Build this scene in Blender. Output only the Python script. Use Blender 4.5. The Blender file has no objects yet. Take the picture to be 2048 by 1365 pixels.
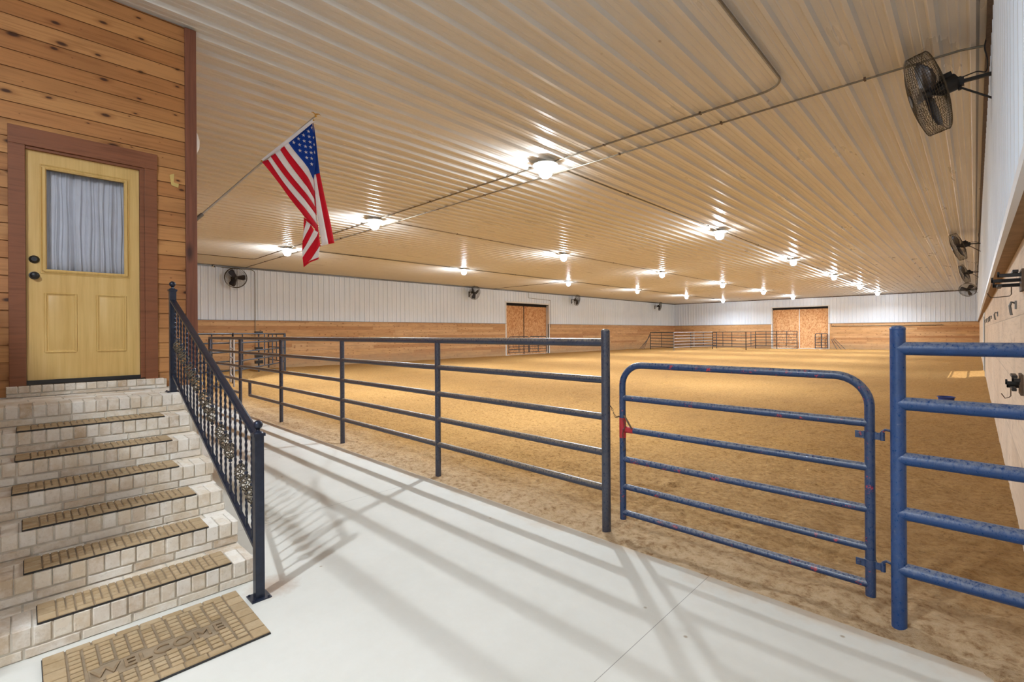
import bpy, bmesh, math, random
from mathutils import Vector, Matrix, noise
random.seed(7)
PI = math.pi
scene = bpy.context.scene
COL = scene.collection

# ---------------------------------------------------------------- measures
ZC = 4.89          # ceiling
XL, XR = -25.6, 0.25
YB = 54.0          # far wall
YN = -9.0          # open end of the aisle behind the camera
ZW = 2.28          # top of the timber lining
XP = -6.036        # porch wall
YF = 3.345         # arena fence line

# ---------------------------------------------------------------- mesh builder
class MB:
    def __init__(s):
        s.v = []; s.f = []; s.m = []; s.sm = []
    def add(s, vs, fs, mat=0, smooth=False):
        o = len(s.v); s.v += [tuple(v) for v in vs]
        for f in fs:
            s.f.append([i + o for i in f]); s.m.append(mat); s.sm.append(smooth)
        return s
    def box(s, a, b, mat=0):
        x0, y0, z0 = a; x1, y1, z1 = b
        return s.add([(x0,y0,z0),(x1,y0,z0),(x1,y1,z0),(x0,y1,z0),(x0,y0,z1),(x1,y0,z1),(x1,y1,z1),(x0,y1,z1)],
              [(3,2,1,0),(4,5,6,7),(0,1,5,4),(1,2,6,5),(2,3,7,6),(3,0,4,7)], mat)
    def bbox(s, a, b, c=0.004, mat=0):
        """box with chamfered upper edges and corners"""
        x0, y0, z0 = a; x1, y1, z1 = b
        vs = []
        for z, d in ((z0, 0), (z1 - c, 0), (z1, c)):
            vs += [(x0+d,y0+d,z),(x1-d,y0+d,z),(x1-d,y1-d,z),(x0+d,y1-d,z)]
        fs = [(3,2,1,0),(8,9,10,11)]
        for k in (0, 4):
            for i in range(4):
                j = (i+1) % 4
                fs.append((k+i, k+j, k+4+j, k+4+i))
        return s.add(vs, fs, mat)
    def obox(s, c, ax, ay, az, mat=0):
        c = Vector(c); ax = Vector(ax); ay = Vector(ay); az = Vector(az)
        vs = [c+i*ax+j*ay+k*az for k in (-1,1) for (i,j) in ((-1,-1),(1,-1),(1,1),(-1,1))]
        return s.add(vs, [(3,2,1,0),(4,5,6,7),(0,1,5,4),(1,2,6,5),(2,3,7,6),(3,0,4,7)], mat)
    def bar(s, p0, p1, w, h, up=(0,0,1), mat=0):
        """square bar from p0 to p1"""
        p0 = Vector(p0); p1 = Vector(p1); d = p1 - p0
        u = Vector(up); sd = d.cross(u).normalized(); u2 = sd.cross(d).normalized()
        return s.obox((p0+p1)/2, d/2, sd*w/2, u2*h/2, mat)
    def tube(s, pts, r, n=8, mat=0, caps=True, closed=False, smooth=True, rs=None):
        pts = [Vector(p) for p in pts]; N = len(pts)
        tang = []
        for i in range(N):
            if closed: t = pts[(i+1) % N] - pts[i-1]
            else: t = pts[min(i+1, N-1)] - pts[max(i-1, 0)]
            tang.append(t.normalized())
        t0 = tang[0]
        a = Vector((0,0,1)) if abs(t0.z) < .9 else Vector((1,0,0))
        u = t0.cross(a).normalized()
        vs = []
        for i in range(N):
            t = tang[i]
            u = (u - t*u.dot(t)).normalized(); w = t.cross(u)
            rr = rs[i] if rs else r
            for k in range(n):
                an = 2*PI*k/n
                vs.append(pts[i] + (u*math.cos(an) + w*math.sin(an))*rr)
        fs = []
        for i in range(N if closed else N-1):
            j = (i+1) % N
            for k in range(n):
                l = (k+1) % n
                fs.append((i*n+k, i*n+l, j*n+l, j*n+k))
        s.add(vs, fs, mat, smooth)
        if caps and not closed:
            o = len(s.v) - len(vs)
            s.f.append([o+k for k in range(n)][::-1]); s.m.append(mat); s.sm.append(False)
            s.f.append([o+(N-1)*n+k for k in range(n)]); s.m.append(mat); s.sm.append(False)
        return s
    def cyl(s, p0, p1, r, n=12, mat=0, r1=None):
        return s.tube([p0, p1], r, n, mat, rs=[r, r if r1 is None else r1])
    def lathe(s, prof, c=(0,0,0), axis=(0,0,1), n=20, mat=0, smooth=True):
        """prof: list of (radius, height along axis)"""
        c = Vector(c); ax = Vector(axis).normalized()
        a = Vector((0,0,1)) if abs(ax.z) < .9 else Vector((1,0,0))
        u = ax.cross(a).normalized(); w = ax.cross(u)
        vs = []
        for r, h in prof:
            for k in range(n):
                an = 2*PI*k/n
                vs.append(c + ax*h + (u*math.cos(an)+w*math.sin(an))*max(r, 1e-4))
        fs = []
        for i in range(len(prof)-1):
            for k in range(n):
                l = (k+1) % n
                fs.append((i*n+k, i*n+l, (i+1)*n+l, (i+1)*n+k))
        fs.append(tuple(range(n))[::-1]); fs.append(tuple((len(prof)-1)*n+k for k in range(n)))
        return s.add(vs, fs, mat, smooth)
    def sphere(s, c, r, n=16, m=10, mat=0):
        return s.lathe([(r*math.sin(PI*i/m), -r*math.cos(PI*i/m)) for i in range(m+1)], c, (0,0,1), n, mat)
    def build(s, name, mats, parent=None, kind=None, world=False, recalc=True):
        me = bpy.data.meshes.new(name)
        off = Vector((0,0,0))
        if world and parent is not None: off = Vector(parent.location)
        me.from_pydata([tuple(Vector(v)-off) for v in s.v], [], s.f)
        if not isinstance(mats, (list, tuple)): mats = [mats]
        for m in mats: me.materials.append(m)
        me.polygons.foreach_set('material_index', s.m)
        me.polygons.foreach_set('use_smooth', s.sm)
        if recalc:
            bm = bmesh.new(); bm.from_mesh(me)
            bmesh.ops.recalc_face_normals(bm, faces=bm.faces); bm.to_mesh(me); bm.free()
        if any(s.sm): me.set_sharp_from_angle(angle=math.radians(50))
        me.update()
        o = bpy.data.objects.new(name, me); COL.objects.link(o)
        if parent is not None: o.parent = parent
        if kind: o['kind'] = kind
        return o

def smooth(pts, n=6):
    P = [Vector(p) for p in pts]; P = [P[0]] + P + [P[-1]]; out = []
    for i in range(1, len(P)-2):
        for k in range(n):
            t = k/n; a, b, c, d = P[i-1:i+3]
            out.append(.5*((2*b) + (c-a)*t + (2*a-5*b+4*c-d)*t*t + (3*b-a-3*c+d)*t**3))
    return out + [P[-2]]
def tag(o, label, cat, group=None, kind=None):
    o['label'] = label; o['category'] = cat
    if group: o['group'] = group
    if kind: o['kind'] = kind
    return o
def thing(name, label, cat, loc=(0,0,0), group=None, rot=None):
    o = bpy.data.objects.new(name, None); COL.objects.link(o)
    o.empty_display_size = .1
    o.location = loc
    if rot is not None: o.rotation_euler = rot
    return tag(o, label, cat, group)
def dup(root, loc, rot=None, label=None):
    r = root.copy(); COL.objects.link(r); r.location = loc
    if rot is not None: r.rotation_euler = rot
    if label: r['label'] = label
    for ch in list(root.children):
        c = ch.copy(); COL.objects.link(c); c.parent = r
        for g in ch.children:
            d = g.copy(); COL.objects.link(d); d.parent = c
    return r
def bevel(o, w=.004, seg=2):
    m = o.modifiers.new('bevel', 'BEVEL'); m.width = w; m.segments = seg; m.limit_method = 'ANGLE'
    return o

# ---------------------------------------------------------------- materials
class G:
    """small wrapper round a material's node tree"""
    def __init__(s, name, rough=.5, metal=0, spec=.5):
        s.m = bpy.data.materials.new(name); s.m.use_nodes = True
        s.t = s.m.node_tree; s.b = s.t.nodes['Principled BSDF']; s.out = s.t.nodes['Material Output']
        s.b.inputs['Roughness'].default_value = rough; s.b.inputs['Metallic'].default_value = metal
        s.b.inputs['Specular IOR Level'].default_value = spec
        s._obj = None
    def n(s, typ, **kw):
        nd = s.t.nodes.new(typ)
        for k, v in kw.items(): setattr(nd, k, v)
        return nd
    def l(s, a, b): s.t.links.new(a, b)
    def put(s, sock, v):
        if hasattr(v, 'is_output') or isinstance(v, bpy.types.NodeSocket): s.l(v, sock)
        else:
            if isinstance(v, (tuple, list)) and len(v) == 3 and sock.type == 'RGBA': v = (*v, 1)
            sock.default_value = v
    def obj(s):
        if not s._obj: s._obj = s.n('ShaderNodeTexCoord').outputs['Object']
        return s._obj
    def math(s, op, a, b=0, c=None, clamp=False):
        nd = s.n('ShaderNodeMath', operation=op, use_clamp=clamp)
        s.put(nd.inputs[0], a); s.put(nd.inputs[1], b)
        if c is not None: s.put(nd.inputs[2], c)
        return nd.outputs[0]
    def sep(s, v=None):
        nd = s.n('ShaderNodeSeparateXYZ'); s.l(v or s.obj(), nd.inputs[0]); return nd.outputs
    def comb(s, x, y, z):
        nd = s.n('ShaderNodeCombineXYZ')
        for i, q in enumerate((x, y, z)): s.put(nd.inputs[i], q)
        return nd.outputs[0]
    def scale(s, sc, v=None):
        nd = s.n('ShaderNodeVectorMath', operation='MULTIPLY'); s.l(v or s.obj(), nd.inputs[0])
        nd.inputs[1].default_value = sc if isinstance(sc, (tuple, list)) else (sc, sc, sc)
        return nd.outputs[0]
    def noise(s, sc=5, det=3, rough=.5, v=None, dist=0):
        nd = s.n('ShaderNodeTexNoise'); s.l(v or s.obj(), nd.inputs['Vector'])
        nd.inputs['Scale'].default_value = sc; nd.inputs['Detail'].default_value = det
        nd.inputs['Roughness'].default_value = rough; nd.inputs['Distortion'].default_value = dist
        return nd.outputs['Fac']
    def vor(s, sc=5, v=None, out='Distance', feature='F1'):
        nd = s.n('ShaderNodeTexVoronoi', feature=feature); s.l(v or s.obj(), nd.inputs['Vector']); nd.inputs['Scale'].default_value = sc
        return nd.outputs[out]
    def white(s, v, dims='1D'):
        nd = s.n('ShaderNodeTexWhiteNoise', noise_dimensions=dims)
        s.l(v, nd.inputs['W' if dims == '1D' else 'Vector']); return nd.outputs['Value']
    def ramp(s, f, stops, interp='LINEAR'):
        nd = s.n('ShaderNodeValToRGB'); s.l(f, nd.inputs[0]); cr = nd.color_ramp; cr.interpolation = interp
        while len(cr.elements) < len(stops): cr.elements.new(.5)
        for e, (p, c) in zip(cr.elements, stops):
            e.position = p; e.color = (*c, 1) if len(c) == 3 else c
        return nd.outputs[0]
    def mapr(s, f, a, b, c=0, d=1):
        nd = s.n('ShaderNodeMapRange'); s.put(nd.inputs[0], f)
        for i, q in enumerate((a, b, c, d)): nd.inputs[1+i].default_value = q
        return nd.outputs[0]
    def mix(s, f, a, b, bt='MIX'):
        nd = s.n('ShaderNodeMix', data_type='RGBA', blend_type=bt)
        s.put(nd.inputs[0], f); s.put(nd.inputs[6], a); s.put(nd.inputs[7], b)
        return nd.outputs[2]
    def color(s, c): s.put(s.b.inputs['Base Color'], c); return s
    def bump(s, h, st=.3, d=.01):
        nd = s.n('ShaderNodeBump'); nd.inputs['Strength'].default_value = st; nd.inputs['Distance'].default_value = d
        s.l(h, nd.inputs['Height']); s.l(nd.outputs[0], s.b.inputs['Normal']); return s
    def rough(s, r): s.put(s.b.inputs['Roughness'], r); return s

def c8(r, g, b):
    f = lambda x: ((x/255+.055)/1.055)**2.4 if x > 10 else x/255/12.92
    return (f(r), f(g), f(b))
def plain(name, c, rough=.5, metal=0, var=.12, sc=8, spec=.5):
    g = G(name, rough, metal, spec)
    n = g.noise(sc, 4)
    a = tuple(x*(1-var) for x in c); b = tuple(min(1, x*(1+var)) for x in c)
    g.color(g.ramp(n, [(.3, a), (.7, b)])); return g.m

def boards(name, along, pitch, z0, cols, knot=(.08,.03,.01), knots=1.0, joint=0, seam=.012, rough=.55, grain=1.0, spec=.3):
    """horizontal timber boards; along = 0 (x) or 1 (y) is the direction of the grain"""
    g = G(name, rough, 0, spec)
    xyz = g.sep(); u = xyz[along]; z = xyz[2]
    zz = g.math('DIVIDE', g.math('SUBTRACT', z, z0), pitch)
    bid = g.math('FLOOR', zz); fr = g.math('FRACT', zz)
    r1 = g.white(bid)
    if joint:
        q = g.math('ADD', g.math('DIVIDE', u, joint), g.math('MULTIPLY', r1, 7.3))
        pid = g.math('FLOOR', q); jf = g.math('FRACT', q)
        rr = g.white(g.math('ADD', g.math('MULTIPLY', bid, 17.13), g.math('MULTIPLY', pid, 3.71)))
    else: rr = g.white(g.math('MULTIPLY', bid, 5.77))
    gv = g.comb(g.math('MULTIPLY', u, 1.3), g.math('MULTIPLY', bid, 3.7), g.math('MULTIPLY', z, 26))
    n = g.noise(1.6, 5, .6, gv, .4)
    base = g.ramp(rr, [(i/(len(cols)-1), c) for i, c in enumerate(cols)])
    gr = g.ramp(n, [(.28, (.62,.55,.48)), (.5, (1,1,1)), (.75, (1.12,1.08,1.0))])
    c = g.mix(.75*grain, base, gr, 'MULTIPLY')
    blot = g.noise(.9, 2, .5, g.comb(g.math('MULTIPLY', u, 1.2), bid, g.math('MULTIPLY', z, 2.2)))
    c = g.mix(g.mapr(blot, .5, .75, 0, .45), c, tuple(x*.62 for x in cols[0]))
    if knots:
        kv = g.comb(g.math('ADD', g.math('MULTIPLY', u, 3.0), g.math('MULTIPLY', g.noise(3, 2), .12)), g.math('ADD', zz, g.math('MULTIPLY', g.noise(5, 2), .1)), 0)
        vn = g.n('ShaderNodeTexVoronoi', voronoi_dimensions='2D'); g.l(kv, vn.inputs['Vector']); vn.inputs['Scale'].default_value = 1.0
        rnd = g.sep(vn.outputs['Color'])[0]
        q = g.math('DIVIDE', vn.outputs['Distance'], g.math('MAXIMUM', g.mapr(rnd, .30, 1.0, .015, .15*knots), .004))
        k = g.mapr(q, .55, 1.15, .9, 0); halo = g.mapr(q, .8, 2.6, .5, 0)
        c = g.mix(halo, c, tuple(x*f for x, f in zip(cols[0], (.62, .48, .36))))
        c = g.mix(k, c, knot)
    e = g.math('MINIMUM', fr, g.math('SUBTRACT', 1, fr))
    sm = g.mapr(e, 0, seam/pitch*.5, 1, 0)
    if joint:
        je = g.math('MINIMUM', jf, g.math('SUBTRACT', 1, jf))
        sm = g.math('MAXIMUM', sm, g.mapr(je, 0, .004/joint*1.2, 1, 0))
    c = g.mix(sm, c, tuple(x*.58 for x in cols[0]))
    if name.startswith('pine'):        # dust thrown up by hooves
        du = g.mapr(g.math('ADD', z, g.math('MULTIPLY', g.noise(1.5, 5, .7), .9)), .35, 1.0, .6, 0); c = g.mix(du, c, c8(168, 146, 116))
    g.color(c)
    h = g.math('SUBTRACT', g.math('MULTIPLY', n, .25), g.math('MULTIPLY', sm, .4))
    g.bump(h, .5, .006)
    return g.m

M = {}
M['cedar'] = boards('cedar_boards', 1, .152, 0, [c8(158,106,62), c8(184,130,80), c8(170,114,66), c8(194,142,88), c8(176,122,76)], c8(52,28,20), 1.0, 0, .006)
M['cedar_x'] = boards('cedar_boards_side', 0, .152, 0, [c8(158,106,62), c8(184,130,80), c8(170,114,66), c8(194,142,88)], c8(52,28,20), 1.0, 0, .006)
pine = [c8(196,150,102), c8(212,168,118), c8(184,134,90), c8(218,178,132), c8(204,158,110)]
M['pine_y'] = boards('pine_lining_side', 1, .183, 0, pine, c8(110,66,38), .7, 4.9, .014, .6)
M['pine_x'] = boards('pine_lining_far', 0, .183, 0, pine, c8(110,66,38), .7, 4.9, .014, .6)
M['ply'] = boards('weathered_plywood', 1, .57, 0, [c8(226,206,184), c8(232,214,194), c8(220,200,178)], c8(150,120,100), .5, 2.44, .012, .7, .55)
M['trimwood'] = boards('stained_trim_wood', 1, 5, -1, [c8(128,80,54), c8(136,86,58)], c8(48,22,18), .3, 0, .001, .5)
g = G('corner_post_wood', .6); n = g.noise(1, 4, .6, g.scale((40, 40, 1.6)))
d = g.vor(1.0, g.scale((6, 6, 2.0)))
c = g.mix(.8, g.ramp(n, [(.3, c8(104,60,42)), (.7, c8(134,82,58))]), (1,1,1), 'MULTIPLY')
c = g.mix(g.mapr(d, .08, .26, .85, 0), c, c8(45,22,18)); g.color(c); g.bump(n, .3, .003); M['post_wood'] = g.m
M['blocker'] = boards('blocker_boards', 0, .19, 0, [c8(150,100,60), c8(170,116,70)], c8(70,40,25), .7, 0, .012)

g = G('white_siding', .35); n = g.noise(.8, 4, .6); n2 = g.noise(1, 4, .6, g.scale((3, 3, .5)))
c = g.mix(g.mapr(n2, .5, .8, 0, .25), g.ramp(n, [(.3, (.77,.84,.93)), (.7, (.82,.88,.96))]), (.70,.72,.74)); g.color(c); M['siding'] = g.m
g = G('ceiling_steel', .30, 0, .6); n = g.noise(.5, 5, .6); n2 = g.noise(1, 4, .65, g.scale((2.2, .35, 1))); d = g.vor(1.4, g.scale((1, .7, 1)))
c = g.ramp(n, [(.3, (.625,.605,.56)), (.7, (.665,.645,.60))])
c = g.mix(g.mapr(n2, .52, .8, 0, .3), c, (.53,.48,.41))
c = g.mix(g.mapr(d, .015, .035, .6, 0), c, (.28,.18,.10)); g.color(c); g.rough(g.mapr(n2, .3, .8, .26, .42)); M['ceil'] = g.m

g = G('concrete_slab', .7, 0, .3); n = g.noise(1.3, 6, .65); n2 = g.noise(14, 4, .7); d = g.vor(9)
c = g.ramp(n, [(.3, (.64,.63,.575)), (.55, (.69,.68,.625)), (.75, (.72,.71,.66))])
c = g.mix(g.mapr(n2, .35, .75, .15, 0), c, (.58,.55,.48))
sp = g.mapr(g.vor(3.1), .02, .045, 1, 0); c = g.mix(g.math('MULTIPLY', sp, .75), c, (.33,.25,.16))
y = g.sep()[1]; x = g.sep()[0]
edge = g.math('ADD', y, g.math('MULTIPLY', g.math('SUBTRACT', g.noise(2.5, 5, .65), .5), .55))
c = g.mix(g.mapr(edge, 2.98, 3.2, 0, .6), c, c8(196,160,112))
rust = g.mapr(g.math('ADD', g.math('POWER', g.math('ADD', g.math('POWER', g.math('ADD', x, 3.2), 2), g.math('POWER', g.math('SUBTRACT', y, 1.1), 2)), .5), g.math('MULTIPLY', n2, .14)), .12, .25, .5, 0)
c = g.mix(rust, c, c8(150,100,40))
j = g.mapr(g.math('ABSOLUTE', g.math('SUBTRACT', g.math('FRACT', g.math('ADD', g.math('DIVIDE', x, 3.05), .9115)), .5)), .0, .0009, 1, 0)
c = g.mix(g.math('MULTIPLY', j, .8), c, (.10,.09,.08))
g.color(c); g.bump(g.math('ADD', g.math('MULTIPLY', n2, .3), g.math('MULTIPLY', n, .4)), .15, .004); M['concrete'] = g.m

g = G('arena_dirt', .95, 0, .1); xyz = g.sep()
n = g.noise(.35, 5, .6); n2 = g.noise(15, 6, .75); n3 = g.noise(34, 5, .75); n4 = g.noise(1.6, 5, .65, g.scale((1, .5, 1)))
c = g.ramp(n2, [(.28, c8(120,86,48)), (.44, c8(178,136,82)), (.62, c8(198,156,98)), (.8, c8(212,176,120))])
c = g.mix(g.mapr(n, .35, .65, .0, .35), c, c8(182,140,80))
c = g.mix(g.mapr(n3, .52, .65, 0, .75), c, c8(98,66,36))
c = g.mix(g.mapr(n4, .54, .72, 0, .36), c, c8(140,102,64))
# soil darker towards the plywood wall, dry pale crust along the slab edge
dark_soil = g.math('MULTIPLY', g.mapr(g.math('ADD', xyz[0], g.math('MULTIPLY', n, 2.2)), -.9, .9, 0, 1), g.mapr(xyz[1], 3.3, 20, 1, .0))
c = g.mix(g.math('MULTIPLY', dark_soil, .45), c, c8(128,94,62))
worn = g.math('MULTIPLY', g.mapr(g.math('ABSOLUTE', g.math('ADD', xyz[0], 1.6)), .6, 2.4, 1, 0), g.mapr(g.math('ADD', xyz[1], g.math('MULTIPLY', n4, 1.5)), 4.2, 8.5, 1, 0))
c = g.mix(g.math('MULTIPLY', worn, .5), c, g.ramp(n2, [(.35, c8(160,124,84)), (.6, c8(220,188,142))]))
crust = g.mapr(g.math('ADD', xyz[1], g.math('MULTIPLY', g.math('SUBTRACT', n4, .5), 1.1)), 3.25, 4.1, 1, 0)
c = g.mix(g.math('MULTIPLY', crust, .8), c, g.ramp(n2, [(.32, c8(150,114,78)), (.5, c8(212,184,148)), (.7, c8(224,200,168))]))
g.color(c)
h = g.math('ADD', g.math('MULTIPLY', n2, .6), g.math('MULTIPLY', n3, .4))
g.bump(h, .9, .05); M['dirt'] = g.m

def brick_mat(name, cols, white):
    g = G(name, .85, 0, .2); r = g.n('ShaderNodeNewGeometry').outputs['Random Per Island']
    c = g.ramp(r, [(i/(len(cols)-1), q) for i, q in enumerate(cols)])
    n = g.noise(9, 5, .7); n2 = g.noise(45, 4, .7)
    c = g.mix(g.mapr(n, .42, .68, 0, .6), c, white)
    c = g.mix(g.mapr(n2, .55, .75, 0, .4), c, tuple(x*.55 for x in cols[0]))
    g.color(c); g.bump(g.math('ADD', n, g.math('MULTIPLY', n2, .5)), .45, .006); return g.m
M['brick'] = brick_mat('whitewashed_brick', [c8(206,190,166), c8(224,214,198), c8(190,168,140), c8(232,226,216), c8(214,198,174), c8(200,186,168)], c8(242,240,234))
M['mortar'] = plain('pale_mortar', c8(200,192,178), .9, var=.15, sc=20)
M['matbrick'] = brick_mat('tan_rubber_pattern', [c8(168,144,110), c8(176,152,118), c8(160,136,102), c8(172,148,114)], c8(186,166,136))
M['matbase'] = plain('mat_rubber_base', c8(142,124,100), .8, var=.2, sc=12)
M['matedge'] = plain('dark_rubber', c8(40,38,38), .7)
M['iron'] = plain('black_wrought_iron', c8(40,46,62), .3, .3, .2, 30)
M['bronze'] = plain('worn_iron_basket', c8(112,104,90), .35, .5, .35, 60)

def paint(name, base, dust, amount, chips=None, rough=.22):
    g = G(name, rough, 0, .6); n = g.noise(5, 5, .7); n2 = g.noise(70, 4, .7, g.scale((1,1,.6)))
    nz = g.sep(g.n('ShaderNodeNewGeometry').outputs['Normal'])[2]
    c = g.ramp(n, [(.3, tuple(x*.8 for x in base)), (.7, tuple(x*1.2 for x in base))])
    if chips:
        ch = g.math('MULTIPLY', g.mapr(g.noise(7, 5, .8, g.scale((2.2, 2.2, 2.2))), .61, .63, 0, 1), .9); c = g.mix(ch, c, chips)
    top = g.math('MULTIPLY', g.mapr(nz, -.1, .9, 0, 1), g.mapr(n2, .38, .56, .1, 1))
    c = g.mix(g.math('MULTIPLY', top, amount), c, dust)
    c = g.mix(g.math('MULTIPLY', g.mapr(n2, .62, .74, 0, .5), g.mapr(n, .4, .6, 0, 1)), c, dust)
    g.color(c); g.rough(g.mapr(n2, .3, .7, rough, rough+.3)); g.bump(n2, .15, .003); return g.m
M['blue'] = paint('worn_paint_lit_blue', c8(14,64,122), c8(158,162,168), .6)  # fence paint with the cool daylight's blue mixed into its colour
M['navy'] = paint('worn_paint_shaded_navy', c8(44,54,76), c8(172,156,130), .8)  # same fence paint, its weaker light put into a greyer colour
M['gatepaint'] = paint('worn_gate_paint_lit', c8(16,50,94), c8(166,166,164), .6, c8(172,50,62))  # same paint, daylight's blue put into the base; red chips are real
M['red'] = plain('faded_red_tape', c8(176,40,52), .5)
M['steel'] = plain('galvanised_steel', c8(120,118,114), .4, .6)
M['rusty'] = plain('rusty_steel', c8(96,78,62), .6, .4, .3, 30)
M['greysteel'] = plain('grey_painted_steel', c8(60,66,76), .45, .2, .2, 12)
M['palesteel'] = plain('pale_galvanised_pipe', c8(176,176,178), .4, .3)
M['black'] = plain('black_plastic', c8(26,26,28), .4)
M['motor'] = plain('dusty_black_motor', c8(44,42,40), .5, .3)
M['wire'] = plain('dusty_fan_wire', c8(74,66,52), .5, .4, .25, 40)
M['blade'] = plain('dark_fan_blade', c8(58,58,66), .35, .4)
M['whitepaint'] = plain('white_painted_trim', c8(228,228,226), .5, var=.04)
M['conduit'] = plain('grey_conduit', c8(128,120,104), .45, .4, .15, 20)
M['darkgap'] = plain('dark_recess', c8(30,26,24), .9)
M['gold'] = plain('brass', c8(190,150,70), .3, .9)
M['alu'] = plain('pole_aluminium', c8(176,172,162), .3, .8)
M['door'] = None
g = G('yellow_stained_door', .4, 0, .4); n = g.noise(1, 5, .6, g.scale((30, 30, 1.4))); n2 = g.noise(2, 3)
c = g.ramp(n, [(.3, c8(200,164,96)), (.55, c8(216,182,114)), (.75, c8(222,190,126))]); c = g.mix(g.mapr(n2, .4, .7, 0, .25), c, c8(196,150,76)); g.color(c); g.bump(n, .1, .002); M['door'] = g.m
g = G('osb_panel', .7, 0, .2); v1 = g.scale((1, 1, .45)); wv = g.noise(7, 2)
vo = g.n('ShaderNodeTexVoronoi'); nd = g.n('ShaderNodeVectorMath', operation='ADD'); g.l(g.scale((14, 14, 9)), nd.inputs[0]); g.l(g.scale(2.5, g.comb(wv, g.noise(5, 2), wv)), nd.inputs[1]); g.l(nd.outputs[0], vo.inputs['Vector']); vo.inputs['Scale'].default_value = 1
vs_ = g.sep(vo.outputs['Color'])[0]
c = g.ramp(vs_, [(0, c8(190,128,82)), (.35, c8(218,166,116)), (.7, c8(232,190,142)), (1, c8(206,146,96))]); g.color(c); M['osb'] = g.m
g = G('window_glass', .03); tr = g.n('ShaderNodeBsdfTransparent'); gl = g.n('ShaderNodeBsdfGlossy'); gl.inputs['Roughness'].default_value = .03
fr = g.n('ShaderNodeFresnel'); fr.inputs[0].default_value = 1.45; mx = g.n('ShaderNodeMixShader'); g.l(fr.outputs[0], mx.inputs[0]); g.l(tr.outputs[0], mx.inputs[1]); g.l(gl.outputs[0], mx.inputs[2]); g.l(mx.outputs[0], g.out.inputs[0]); M['glass'] = g.m
M['curtain'] = plain('white_sheer_curtain', c8(196,196,204), .8, var=.05)
g = G('lamp_bulb', .3); em = g.n('ShaderNodeEmission'); em.inputs[0].default_value = (.95, .97, 1, 1); em.inputs[1].default_value = 60
tr = g.n('ShaderNodeBsdfTransparent'); mx = g.n('ShaderNodeMixShader'); mx.inputs[0].default_value = .5; g.l(tr.outputs[0], mx.inputs[1]); g.l(em.outputs[0], mx.inputs[2]); g.l(mx.outputs[0], g.out.inputs[0]); M['bulb'] = g.m
def cloth(name, c):
    m = plain(name, c, .8, var=.05); t = m.node_tree; b = t.nodes['Principled BSDF']
    tl = t.nodes.new('ShaderNodeBsdfTranslucent'); mx = t.nodes.new('ShaderNodeMixShader'); mx.inputs[0].default_value = .5
    t.links.new(b.inputs['Base Color'].links[0].from_socket, tl.inputs[0]); t.links.new(b.outputs[0], mx.inputs[1]); t.links.new(tl.outputs[0], mx.inputs[2])
    t.links.new(mx.outputs[0], t.nodes['Material Output'].inputs[0]); return m
M['fred'] = cloth('flag_red', c8(222,22,52)); M['fwhite'] = cloth('flag_white', c8(246,244,246)); M['fblue'] = cloth('flag_blue', c8(12,72,172))
M['tub'] = plain('blue_plastic', c8(40,62,130), .5)
M['caulk'] = plain('pale_filler', c8(206,180,110), .8)

# ---------------------------------------------------------------- setting
def rib_profile(u0, u1, pitch=.3048, h=.03, bw=.042, tw=.02):
    pts = [(u0, 0)]
    k = math.floor(u0/pitch) + 1
    while k*pitch + .06 < u1:
        c = k*pitch
        if c - .06 > u0:
            pts += [(c-bw, 0), (c-tw, h), (c+tw, h), (c+bw, 0)]
            for q in (.115, .19):
                a = c + q
                if a + .02 < u1: pts += [(a-.014, 0), (a-.005, .005), (a+.005, .005), (a+.014, 0)]
        k += 1
    pts.append((u1, 0)); return pts
def sheet(mb, prof, fn):
    """fn(u, h, end) -> point, end 0 or 1"""
    vs = [fn(u, h, e) for (u, h) in prof for e in (0, 1)]
    mb.add(vs, [(2*i, 2*i+1, 2*i+3, 2*i+2) for i in range(len(prof)-1)])
    return mb
def rib_wall_y(mb, x, sgn, y0, y1, z0, z1): sheet(mb, rib_profile(y0, y1), lambda u, h, e: (x+sgn*h, u, z1 if e else z0))
def rib_wall_x(mb, y, sgn, x0, x1, z0, z1): sheet(mb, rib_profile(x0, x1), lambda u, h, e: (u, y+sgn*h, z1 if e else z0))

DL = (25.7, 30.72, 3.9)        # sliding door in the long wall: y0, y1, top
DB = (-15.0, -10.1, 3.96)      # sliding door in the far wall: x0, x1, top
DR = (23.2, 26.8, 2.2)         # side opening in the plywood wall
mb = MB(); sheet(mb, rib_profile(XL-.1, .3, .3048, .04, .05, .022), lambda u, h, e: (u, YB+.1 if e else YN, ZC-h)); mb.build('ceiling', M['ceil'], kind='structure', recalc=False)
mb = MB()
rib_wall_y(mb, XL, 1, 1.3, DL[0], ZW, ZC); rib_wall_y(mb, XL, 1, DL[1], YB, ZW, ZC); rib_wall_y(mb, XL, 1, DL[0], DL[1], DL[2], ZC)
mb.build('wall_left', M['siding'], kind='structure', recalc=False)
mb = MB()
rib_wall_x(mb, YB, -1, XL, DB[0], ZW, ZC); rib_wall_x(mb, YB, -1, DB[1], XR, ZW, ZC); rib_wall_x(mb, YB, -1, DB[0], DB[1], DB[2], ZC)
mb.build('wall_back', M['siding'], kind='structure', recalc=False)
mb = MB(); rib_wall_y(mb, .17, -1, YN, YB, ZW, ZC); mb.build('wall_right', M['siding'], kind='structure', recalc=False)
mb = MB()
for a, b in ((1.3, DL[0]), (DL[1], YB)): mb.box((XL-.05, a, -.6), (XL+.04, b, ZW))
mb.build('wall_left_lining', M['pine_y'], kind='structure')
mb = MB()
for a, b in ((XL, DB[0]), (DB[1], XR)): mb.box((a, YB-.04, -.6), (b, YB+.05, ZW))
mb.build('wall_back_lining', M['pine_x'], kind='structure')
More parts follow.
